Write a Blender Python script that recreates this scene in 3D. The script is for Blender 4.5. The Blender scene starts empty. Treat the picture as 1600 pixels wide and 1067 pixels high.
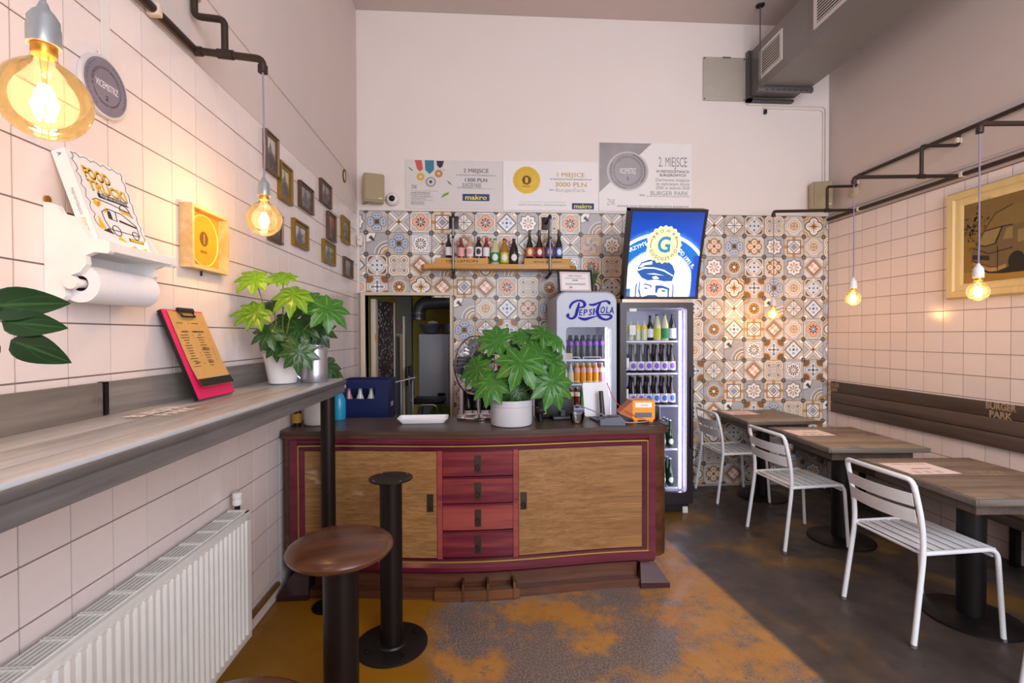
import bpy, bmesh, math, random
from mathutils import Vector, Matrix
random.seed(7)
PI = math.pi
SC = bpy.context.scene
COL = SC.collection

# ------------------------------------------------------------------ camera
def set_camera():
    yaw, pit, rol = 0.0615, 0.0130, -0.0030
    s, c = math.sin, math.cos
    R = Vector((c(yaw), -s(yaw), 0)); F = Vector((s(yaw)*c(pit), c(yaw)*c(pit), -s(pit)))
    U = Vector((s(yaw)*s(pit), c(yaw)*s(pit), c(pit)))
    R2 = R*c(rol) + U*s(rol); U2 = U*c(rol) - R*s(rol)
    cam = bpy.data.cameras.new('camera'); cam.lens = 750.18*36/1600; cam.sensor_width = 36; cam.clip_start = .02
    o = bpy.data.objects.new('camera', cam); COL.objects.link(o)
    o.matrix_world = Matrix(((R2.x, U2.x, -F.x, 0), (R2.y, U2.y, -F.y, 0), (R2.z, U2.z, -F.z, 1.5), (0, 0, 0, 1)))
    SC.camera = o
set_camera()
# ------------------------------------------------------------------ world, daylight, exposure
W = bpy.data.worlds.new('sky'); SC.world = W; W.use_nodes = True
W.node_tree.nodes['Background'].inputs[0].default_value = (.78, .86, 1, 1)
W.node_tree.nodes['Background'].inputs[1].default_value = 0.6
def area(name, loc, rot, sx, sy, power, col):
    l = bpy.data.lights.new(name, 'AREA'); l.shape = 'RECTANGLE'; l.size = sx; l.size_y = sy; l.energy = power; l.color = col
    o = bpy.data.objects.new(name, l); COL.objects.link(o); o.location = loc; o.rotation_euler = rot
    return o
area('daylight_shopfront', (1.85, -1.48, 2.35), (PI/2, 0, 0), 2.8, 2.9, 130, (.90, .93, 1))
SC.view_settings.view_transform = 'Standard'; SC.view_settings.look = 'None'
SC.view_settings.exposure = 0.55; SC.view_settings.gamma = 1; SC.view_settings.use_curve_mapping = False

# ------------------------------------------------------------------ helpers: colour, node expressions, materials
def H(h, k=1):
    h = h.lstrip('#'); v = [int(h[i:i+2], 16)/255 for i in (0, 2, 4)]
    return tuple(min(1, (((x+.055)/1.055)**2.4 if x > .04045 else x/12.92)*k) for x in v) + (1,)

class X:                      # a scalar socket with arithmetic
    def __init__(s, t, k): s.t = t; s.k = k
    def m(s, op, *a):
        n = s.t.nodes.new('ShaderNodeMath'); n.operation = op
        for i, v in enumerate((s,)+a):
            if isinstance(v, X): s.t.links.new(v.k, n.inputs[i])
            else: n.inputs[i].default_value = v
        return X(s.t, n.outputs[0])
    def __add__(s, b): return s.m('ADD', b)
    def __radd__(s, b): return s.m('ADD', b)
    def __sub__(s, b): return s.m('SUBTRACT', b)
    def __rsub__(s, b): return (s*-1)+b
    def __mul__(s, b): return s.m('MULTIPLY', b)
    def __rmul__(s, b): return s.m('MULTIPLY', b)
    def __truediv__(s, b): return s.m('DIVIDE', b)
    def __lt__(s, b): return s.m('LESS_THAN', b)
    def __gt__(s, b): return s.m('GREATER_THAN', b)
    def __abs__(s): return s.m('ABSOLUTE')
    def band(s, c, w): return s.m('COMPARE', c, w)
    def mx(s, b): return s.m('MAXIMUM', b)
    def mn(s, b): return s.m('MINIMUM', b)
    def sq(s): return s.m('SQRT')
    def cos(s): return s.m('COSINE')
    def sin(s): return s.m('SINE')
    def atan2(s, b): return s.m('ARCTAN2', b)
    def ramp(s, a, b):
        n = s.t.nodes.new('ShaderNodeMapRange'); s.t.links.new(s.k, n.inputs[0]); n.inputs[1].default_value = a; n.inputs[2].default_value = b
        n.interpolation_type = 'SMOOTHSTEP'
        return X(s.t, n.outputs[0])
class C:                      # a colour being layered
    def __init__(s, t, col): s.t = t; s.k = col
    def over(s, mask, col):
        n = s.t.nodes.new('ShaderNodeMix'); n.data_type = 'RGBA'
        f, a, b = n.inputs[0], n.inputs[6], n.inputs[7]
        if isinstance(mask, X): s.t.links.new(mask.k, f)
        else: f.default_value = mask
        for sock, v in ((a, s.k), (b, col)):
            if isinstance(v, C): v = v.k
            if isinstance(v, (tuple, list)): sock.default_value = v
            else: s.t.links.new(v, sock)
        return C(s.t, n.outputs[2])
    def mul(s, f):            # multiply the colour by a scalar
        n = s.t.nodes.new('ShaderNodeVectorMath'); n.operation = 'SCALE'
        if isinstance(s.k, (tuple, list)): n.inputs[0].default_value = s.k[:3]
        else: s.t.links.new(s.k, n.inputs[0])
        s.t.links.new(f.k, n.inputs[3])
        return C(s.t, n.outputs[0])
def coords(t, kind='Object'):
    n = t.nodes.new('ShaderNodeTexCoord'); sp = t.nodes.new('ShaderNodeSeparateXYZ')
    t.links.new(n.outputs[kind], sp.inputs[0])
    return [X(t, sp.outputs[i]) for i in range(3)]
def noise(t, scale, detail=3, stretch=(1, 1, 1), kind='Object', rough=.5, off=0):
    n = t.nodes.new('ShaderNodeTexCoord'); mp = t.nodes.new('ShaderNodeMapping'); mp.inputs[3].default_value = stretch
    mp.inputs[1].default_value = (off, off*.7, off*.3)
    t.links.new(n.outputs[kind], mp.inputs[0])
    z = t.nodes.new('ShaderNodeTexNoise'); z.inputs['Scale'].default_value = scale; z.inputs['Detail'].default_value = detail; z.inputs['Roughness'].default_value = rough
    t.links.new(mp.outputs[0], z.inputs['Vector'])
    return X(t, z.outputs[0])
def rnd(t):
    n = t.nodes.new('ShaderNodeObjectInfo'); return X(t, n.outputs['Random'])
MATS = {}
def newmat(name):
    m = bpy.data.materials.new(name); m.use_nodes = True; MATS[name] = m
    return m, m.node_tree, m.node_tree.nodes['Principled BSDF']
def setc(t, p, col):
    if isinstance(col, C): col = col.k
    if isinstance(col, (tuple, list)): p.inputs['Base Color'].default_value = col
    else: t.links.new(col, p.inputs['Base Color'])
def bump(t, p, h, strength=.3, dist=.002):
    b = t.nodes.new('ShaderNodeBump'); b.inputs['Strength'].default_value = strength; b.inputs['Distance'].default_value = dist
    t.links.new(h.k, b.inputs['Height']); t.links.new(b.outputs[0], p.inputs['Normal'])
def M(name, col, rough=.5, metal=0, var=.08, scale=14, bmp=0, coat=0, emit=0, objvar=0, alpha=None):
    if name in MATS: return MATS[name]
    m, t, p = newmat(name)
    c = H(col) if isinstance(col, str) else col
    p.inputs['Roughness'].default_value = rough; p.inputs['Metallic'].default_value = metal
    if coat: p.inputs['Coat Weight'].default_value = coat
    n = noise(t, scale)
    f = (n-.5)*(var*2)+1
    if objvar: f = f+(rnd(t)-.5)*objvar
    cc = C(t, c).mul(f)
    setc(t, p, cc)
    if bmp: bump(t, p, noise(t, scale*6), bmp)
    if emit:
        t.links.new(cc.k, p.inputs['Emission Color']); p.inputs['Emission Strength'].default_value = emit
    return m
def wood(name, c1, c2, axis='x', scale=6, rough=.45, fine=40, spots=None, spec=.5):
    m, t, p = newmat(name)
    st = {'x': (.06, 1, 1), 'y': (1, .06, 1), 'z': (1, 1, .06)}[axis]
    o = rnd(t)*7
    n1 = noise(t, scale, 4, st); n2 = noise(t, fine, 3, st)
    g = (n1*.7+n2*.45+(rnd(t)-.5)*.25)
    c = C(t, H(c1)).over(g.ramp(.38, .78), H(c2))
    if spots: c = c.over(noise(t, 5, 5, off=3).ramp(.60, .70)*.8, H(spots))
    setc(t, p, c); p.inputs['Roughness'].default_value = rough
    bump(t, p, n2, .15, .001)
    return m
def glass(name, tint, trans=.9, rough=.03, glow=0, ior=1.45):       # thin pane: lets light straight through
    m, t, p = newmat(name); t.nodes.remove(p); out = t.nodes['Material Output']
    tr = t.nodes.new('ShaderNodeBsdfTransparent'); tr.inputs[0].default_value = tint
    gl = t.nodes.new('ShaderNodeBsdfGlossy'); gl.inputs['Roughness'].default_value = rough
    fr = t.nodes.new('ShaderNodeFresnel'); fr.inputs[0].default_value = ior
    a = tr.outputs[0]
    if glow:
        tl = t.nodes.new('ShaderNodeBsdfTranslucent'); tl.inputs[0].default_value = tint
        mx = t.nodes.new('ShaderNodeMixShader'); mx.inputs[0].default_value = glow
        t.links.new(a, mx.inputs[1]); t.links.new(tl.outputs[0], mx.inputs[2]); a = mx.outputs[0]
    m2 = t.nodes.new('ShaderNodeMixShader'); t.links.new(fr.outputs[0], m2.inputs[0]); t.links.new(a, m2.inputs[1]); t.links.new(gl.outputs[0], m2.inputs[2])
    t.links.new(m2.outputs[0], out.inputs[0])
    return m
def emis(name, col, s):
    m, t, p = newmat(name); c = H(col)
    p.inputs['Base Color'].default_value = c; p.inputs['Emission Color'].default_value = c; p.inputs['Emission Strength'].default_value = s
    return m

# ------------------------------------------------------------------ helpers: geometry
def XF(loc=(0, 0, 0), rx=0, ry=0, rz=0, s=1):
    sc = s if isinstance(s, (tuple, list)) else (s, s, s)
    return Matrix.Translation(loc) @ Matrix.Rotation(rz, 4, 'Z') @ Matrix.Rotation(ry, 4, 'Y') @ Matrix.Rotation(rx, 4, 'X') @ Matrix.Diagonal((*sc, 1))
class B:
    def __init__(s): s.bm = bmesh.new(); s.T = Matrix(); s.mi = 0
    def add(s, vs, fs):
        v = [s.bm.verts.new(s.T @ Vector(p)) for p in vs]
        out = []
        for f in fs:
            try: q = s.bm.faces.new([v[i] for i in f]); q.material_index = s.mi; out.append(q)
            except ValueError: pass
        return v, out
    def box(s, x0, x1, y0, y1, z0, z1, bev=0, seg=2):
        v, f = s.add([(x, y, z) for z in (z0, z1) for y in (y0, y1) for x in (x0, x1)],
                     [(0, 2, 3, 1), (4, 5, 7, 6), (0, 1, 5, 4), (2, 6, 7, 3), (0, 4, 6, 2), (1, 3, 7, 5)])
        if bev:
            e = list({e for q in f for e in q.edges})
            bmesh.ops.bevel(s.bm, geom=e, offset=bev, segments=seg, affect='EDGES', profile=.5, material=s.mi)
        return s
    def lathe(s, prof, n=20, c=(0, 0, 0), T=None, cap0=True, cap1=True, a0=0, a1=2*PI):
        full = abs(a1-a0-2*PI) < 1e-6; k = n if full else n+1
        vs = []; fs = []
        for r, z in prof:
            for i in range(k):
                a = a0+(a1-a0)*i/n; p = Vector((r*math.cos(a), r*math.sin(a), z))
                if T: p = T @ p
                vs.append(p+Vector(c))
        for j in range(len(prof)-1):
            for i in range(n if full else n):
                i2 = (i+1) % k
                fs.append((j*k+i, j*k+i2, (j+1)*k+i2, (j+1)*k+i))
        if cap0 and prof[0][0] > 1e-5: fs.append(tuple(reversed(range(k))))
        if cap1 and prof[-1][0] > 1e-5: fs.append(tuple(range((len(prof)-1)*k, len(prof)*k)))
        s.add(vs, fs); return s
    def cyl(s, p0, p1, r0, r1=None, n=14):
        p0 = Vector(p0); p1 = Vector(p1); d = p1-p0; q = d.to_track_quat('Z', 'Y').to_matrix().to_4x4()
        return s.lathe([(r0, 0), (r0 if r1 is None else r1, d.length)], n, c=p0, T=q)
    def tube(s, pts, r, n=8, closed=False, caps=True):
        P = [Vector(p) for p in pts]; N = len(P); vs = []; fs = []; up = None
        for i in range(N):
            if closed: d = P[(i+1) % N]-P[i-1]
            else: d = P[min(i+1, N-1)]-P[max(i-1, 0)]
            d.normalize()
            if up is None: up = d.orthogonal().normalized()
            else:
                up = up-d*up.dot(d)
                up = up.normalized() if up.length > 1e-6 else d.orthogonal().normalized()
            w = d.cross(up); rr = r[i] if isinstance(r, (list, tuple)) else r
            for k in range(n):
                a = 2*PI*k/n; vs.append(P[i]+(up*math.cos(a)+w*math.sin(a))*rr)
        for i in range(N if closed else N-1):
            j = (i+1) % N
            for k in range(n): fs.append((i*n+k, i*n+(k+1) % n, j*n+(k+1) % n, j*n+k))
        if caps and not closed: fs.append(tuple(reversed(range(n)))); fs.append(tuple(range((N-1)*n, N*n)))
        s.add(vs, fs); return s
    def prism(s, pts, d0, d1, plane='xz'):      # outline extruded along the third axis
        f = {'xz': lambda a, b, d: (a, d, b), 'xy': lambda a, b, d: (a, b, d), 'yz': lambda a, b, d: (d, a, b)}[plane]
        n = len(pts)
        s.add([f(a, b, d0) for a, b in pts]+[f(a, b, d1) for a, b in pts],
              [tuple(range(n)), tuple(range(2*n-1, n-1, -1))]+[(i, n+i, n+(i+1) % n, (i+1) % n) for i in range(n)])
        return s
    def sphere(s, c, r, n=14, m=9, sq=(1, 1, 1)):
        prof = [(max(1e-6, math.sin(PI*j/m)), -math.cos(PI*j/m)) for j in range(m+1)]
        old = s.T; s.T = old @ Matrix.Translation(c) @ Matrix.Diagonal((r*sq[0], r*sq[1], r*sq[2], 1))
        s.lathe(prof, n, cap0=False, cap1=False); s.T = old; return s
    def mesh(s, me, T):
        n0 = len(s.bm.verts); tmp = bmesh.new(); tmp.from_mesh(me); tmp.transform(T)
        mm = {}
        for v in tmp.verts: mm[v] = s.bm.verts.new(s.T @ v.co)
        for f in tmp.faces:
            try: q = s.bm.faces.new([mm[v] for v in f.verts]); q.material_index = s.mi
            except ValueError: pass
        tmp.free(); return s
    def ob(s, name, mat, parent=None, smooth=40, loc=None, rz=0, fix=True):
        if fix:
            bmesh.ops.remove_doubles(s.bm, verts=s.bm.verts, dist=1e-6)
            bmesh.ops.recalc_face_normals(s.bm, faces=s.bm.faces)
        me = bpy.data.meshes.new(name); s.bm.to_mesh(me); s.bm.free()
        for m in (mat if isinstance(mat, (list, tuple)) else [mat]): me.materials.append(m)
        if smooth:
            me.shade_smooth(); me.set_sharp_from_angle(angle=math.radians(smooth))
        o = bpy.data.objects.new(name, me); COL.objects.link(o)
        if parent: o.parent = parent
        if loc: o.location = loc
        o.rotation_euler.z = rz
        return o
def arc(cx, cy, r, a0, a1, n=8): return [(cx+r*math.cos(a0+(a1-a0)*i/n), cy+r*math.sin(a0+(a1-a0)*i/n)) for i in range(n+1)]
def rrect(x0, x1, z0, z1, r, n=5):
    return arc(x1-r, z1-r, r, 0, PI/2, n)+arc(x0+r, z1-r, r, PI/2, PI, n)+arc(x0+r, z0+r, r, PI, 1.5*PI, n)+arc(x1-r, z0+r, r, 1.5*PI, 2*PI, n)
def fillet(pts, r, n=4):      # round the inner corners of a 3-D polyline
    P = [Vector(p) for p in pts]; out = [P[0]]
    for i in range(1, len(P)-1):
        a = (P[i-1]-P[i]); b = (P[i+1]-P[i]); k = min(r, a.length*.49, b.length*.49); a.normalize(); b.normalize()
        p0 = P[i]+a*k; p1 = P[i]+b*k
        for j in range(n+1):
            u = j/n; out.append(p0*(1-u)**2+P[i]*2*u*(1-u)+p1*u*u)
    out.append(P[-1]); return out
def tag(o, label, cat, group=None):
    o['label'] = label; o['category'] = cat
    if group: o['group'] = group
    return o
def thing(name, label, cat, loc=(0, 0, 0), rz=0, group=None):
    o = bpy.data.objects.new(name, None); COL.objects.link(o); o.location = loc; o.rotation_euler.z = rz; o.empty_display_size = .05
    return tag(o, label, cat, group)
def struct(o): o['kind'] = 'structure'; return o
def part(name, mat, parent, fn, smooth=40):
    b = B(); fn(b); return b.ob(name, mat, parent, smooth)
def kids(): 
    d = {}
    for o in bpy.data.objects:
        if o.parent: d.setdefault(o.parent, []).append(o)
    return d
def tree(o):
    kd = kids(); return (o, [(c, kd.get(c, [])) for c in kd.get(o, [])])
def dup(tr, loc=None, rz=None, label=None, group=None, matmap=None):
    root, ch = tr
    r = root.copy(); COL.objects.link(r)
    if loc is not None: r.location = loc
    if rz is not None: r.rotation_euler.z = rz
    if label: r['label'] = label
    if group: r['group'] = group
    for c, g in ch:
        q = c.copy(); COL.objects.link(q); q.parent = r
        for h in g: w = h.copy(); COL.objects.link(w); w.parent = q
    return r
TXT = {}
def tmesh(s, bold=0, res=3):
    if 'M' in s or 'W' in s: bold = min(bold, 0)
    k = (s, bold)
    if k in TXT: return TXT[k]
    cu = bpy.data.curves.new('t', 'FONT'); cu.body = s; cu.size = 1; cu.resolution_u = res; cu.offset = bold*.55
    o = bpy.data.objects.new('t', cu); me = bpy.data.meshes.new_from_object(o); bpy.data.objects.remove(o)
    xs = [v.co.x for v in me.vertices] or [0]; ys = [v.co.y for v in me.vertices] or [0]
    TXT[k] = (me, min(xs), max(xs), min(ys), max(ys)); return TXT[k]
def text_into(b, s, x, z, h=None, w=None, y=0, align='l', bold=0, capref='H', shear=0):
    """lay a line of print in the XZ plane (facing -Y); h = cap height, w = full width"""
    me, x0, x1, y0, y1 = tmesh(s, bold)
    cap = tmesh(capref)[4]
    sz = (h/cap) if h else w/(x1-x0)
    sx = (w/(x1-x0)) if w else sz
    W_ = (x1-x0)*sx; ox = {'l': 0, 'c': -W_/2, 'r': -W_}[align]
    T = Matrix(((sx, shear*sz, 0, x+ox-x0*sx), (0, 0, 0, y), (0, sz, 0, z), (0, 0, 0, 1)))
    b.mesh(me, T)
    if bold > 0 and ('M' in s or 'W' in s):        # thicken by overprinting, the outline offset spoils these letters
        for k in (-1, 1): b.mesh(me, Matrix.Translation((k*bold*.45*sx, -.0003-.00015*k, k*bold*.15*sz)) @ T)
def text(name, s, parent, mat, x, z, h=None, w=None, y=0, align='l', bold=0, shear=0):
    b = B(); text_into(b, s, x, z, h, w, y, align, bold, shear=shear)
    return b.ob(name, mat, parent, 0, fix=False)
def ring_text(b, s, cx, cz, r, h, a_mid, y=0, up=True, spacing=1.0, bold=.01):
    cap = tmesh('H')[4]; sz = h/cap
    adv = [(0.35 if ch == ' ' else tmesh(ch, bold)[2]-min(0, tmesh(ch, bold)[1])+.07)*sz*spacing for ch in s]
    tot = sum(adv); pos = -tot/2
    for ch, a in zip(s, adv):
        if ch != ' ':
            me = tmesh(ch, bold)[0]; mid = pos+a/2
            th = a_mid-mid/r if up else a_mid+mid/r
            p = (cx+r*math.cos(th), cz+r*math.sin(th)); rot = th-PI/2 if up else th+PI/2
            c_, s_ = math.cos(rot)*sz, math.sin(rot)*sz
            hw = (tmesh(ch, bold)[1]+tmesh(ch, bold)[2])/2
            T = Matrix(((c_, -s_, 0, p[0]-c_*hw), (0, 0, 0, y), (s_, c_, 0, p[1]-s_*hw), (0, 0, 0, 1)))
            b.mesh(me, T)
        pos += a
# ------------------------------------------------------------------ the room
XL, XR, YB, YF, ZC = -1.172, 3.4685, 4.622, -1.5, 4.56
TT = .1557
def mat_floor():
    m, t, p = newmat('worn_floor')
    x, y, z = coords(t)
    big = noise(t, 1.1, 4, rough=.6); mid = noise(t, 3.2, 6, rough=.7, off=4); fine = noise(t, 110, 5, rough=.75); spk = noise(t, 150, 2, rough=.8)
    left = 1-(x+(mid-.5)*.5).ramp(-.36, -.16)                       # unworn mustard paint beside the stools
    right = (x+(fine-.5)*.03-((y-2)*-.09+1.46)).ramp(-.02, .03)              # bare grey screed under the tables
    grey = C(t, H('#5d524c')).over(fine.ramp(.42, .62), H('#94867e'))
    dark = C(t, H('#3d3532')).over(mid.ramp(.3, .8), H('#544945'))
    mus = C(t, H('#a9742c')).over(mid.ramp(.3, .75), H('#bd8640'))
    patch = (big*.65+mid*.55).ramp(.56, .66)
    worn = patch*(1-(spk.ramp(.56, .62)*.8))*(1-noise(t, 9, 5, rough=.8, off=9).ramp(.56, .64)*.8)
    midc = grey.over(worn, mus)
    midc = midc.over((noise(t, 2.4, 5, (1, 1.6, 1), off=12).ramp(.58, .7))*.5*fine.ramp(.3, .7), H('#a79a9d'))
    rightc = dark.over((noise(t, 1.7, 4, off=20).ramp(.50, .66))*.7, H('#85601f'))
    leftc = C(t, H('#9a680c')).over(noise(t, 2, 3, off=2).ramp(.3, .8), H('#8a5e10'))
    c = midc.over(left, leftc).over(right, rightc)
    setc(t, p, c)
    p.inputs['Roughness'].default_value = .42
    rr = noise(t, 8, 4).ramp(.2, .8)*.35+.28; t.links.new(rr.k, p.inputs['Roughness'])
    bump(t, p, fine, .25, .002)
    return m
def mat_plaster(name, c):
    m, t, p = newmat(name)
    n = noise(t, 1.2, 4)
    setc(t, p, C(t, H(c)).mul((n-.5)*.10+1)); p.inputs['Roughness'].default_value = .75
    bump(t, p, noise(t, 60, 4), .12, .002)
    return m
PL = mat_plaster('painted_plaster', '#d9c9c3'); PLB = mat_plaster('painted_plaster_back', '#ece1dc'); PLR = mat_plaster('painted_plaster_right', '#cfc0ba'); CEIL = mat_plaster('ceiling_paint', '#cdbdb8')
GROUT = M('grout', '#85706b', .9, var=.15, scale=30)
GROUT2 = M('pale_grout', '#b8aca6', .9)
def mat_tile():
    m, t, p = newmat('glazed_tile')
    f = (noise(t, 25, 2)-.5)*.05+(rnd(t)-.5)*.07+1
    setc(t, p, C(t, H('#eadcd8')).mul(f)); p.inputs['Roughness'].default_value = .16
    bump(t, p, noise(t, 14, 2), .10, .004)
    return m
TILE = mat_tile()
b = B(); b.box(XL-.1, XR+.1, YF, 8.2, -.1, 0); floor = struct(b.ob('floor', mat_floor(), smooth=0))
b = B(); b.box(XL-.1, XR+.1, YF, YB+.1, ZC, ZC+.1); struct(b.ob('ceiling', CEIL, smooth=0))
b = B(); b.box(XL-.11, XL-.003, YF, YB, 0, 2.63); b.mi = 1; b.box(XL-.11, XL-.003, YF, YB, 2.63, ZC)
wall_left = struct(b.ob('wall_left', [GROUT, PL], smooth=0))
b = B(); b.box(XR+.003, XR+.11, YF, YB, 0, 2.615); b.mi = 1; b.box(XR+.003, XR+.11, YF, YB, 2.615, ZC)
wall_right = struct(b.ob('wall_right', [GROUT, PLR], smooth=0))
DX0, DX1, DZ = -1.10, -.309, 1.88         # kitchen doorway
b = B()
b.box(DX1, XR+.1, YB+.008, YB+.12, 0, 2.68); b.box(XL-.1, DX0, YB+.008, YB+.12, 0, 2.68); b.box(DX0, DX1, YB+.008, YB+.12, DZ, 2.68)
b.mi = 1; b.box(XL-.1, XR+.1, YB+.008, YB+.12, 2.68, ZC)
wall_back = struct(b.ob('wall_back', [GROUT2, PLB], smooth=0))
# shopfront behind the viewer: piers, lintel and sill round one big glazed opening
b = B(); b.box(XL-.1, .4, YF-.12, YF, 0, ZC); b.box(3.3, XR+.1, YF-.12, YF, 0, ZC); b.box(.4, 3.3, YF-.12, YF, 3.85, ZC); b.box(.4, 3.3, YF-.12, YF, 0, .85)
struct(b.ob('wall_front', PL, smooth=0))
b = B()
for x in (.4, 1.35, 2.3, 3.26): b.box(x, x+.04, YF-.09, YF-.04, .85, 3.85)
for z in (.85, 2.9, 3.81): b.box(.4, 3.3, YF-.09, YF-.04, z, z+.04)
struct(b.ob('window_1', M('window_frame_paint', '#35302e', .4), smooth=0))

# ---- square white tiles on the side walls
def tile_mesh(w, h, d=.003, bev=.0025):
    b = B(); b.box(-w/2, w/2, -d, 0, -h/2, h/2)
    bm = b.bm
    e = [e for e in bm.edges if all(abs(v.co.y+d) < 1e-6 for v in e.verts)]
    me = bpy.data.meshes.new('tile'); bm.to_mesh(me); bm.free(); return me
def side_tiles(wall, xw, rz, y0, z0, ymax, ymin, vis, nvis):
    G = .0048; cells = []
    i = math.floor((ymin-y0)/TT); 
    while y0+i*TT < ymax-.02:
        a = y0+i*TT; c = min(a+TT, ymax)
        k = 0
        while z0-k*TT > .02:
            zt = z0-k*TT; zb = max(zt-TT, 0.003)
            cells.append((a, c, zb, zt)); k += 1
        i += 1
    cells.sort(key=lambda q: ((0 if vis(q) else 1), (q[0]-0)**2+(xw)**2+((q[2]+q[3])/2-1.5)**2))
    cache = {}; rest = B()
    for n, (a, c, zb, zt) in enumerate(cells):
        w = round(c-a-G, 4); h = round(zt-zb-G, 4)
        if (w, h) not in cache: cache[(w, h)] = tile_mesh(w, h); cache[(w, h)].materials.append(TILE)
        me = cache[(w, h)]; loc = (xw, (a+c)/2, (zb+zt)/2)
        if n < nvis and vis((a, c, zb, zt)):
            o = bpy.data.objects.new('tile', me); COL.objects.link(o); o.location = loc; o.rotation_euler.z = rz; o.parent = wall
        else:
            rest.mesh(me, XF(loc, rz=rz))
    o = rest.ob('tile_field', TILE, wall, 0, fix=False); o['kind'] = 'stuff'
def visL(q): return q[1] > .88 and not (q[3] < .7 and q[1] < 1.25)
side_tiles(wall_left, XL-.003, PI/2, 1.2801, 2.6277, YB, YF, visL, 300)
side_tiles(wall_right, XR+.003, -PI/2, 4.5074, 2.606, YB, YF, lambda q: q[1] > 2.75, 300)

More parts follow.
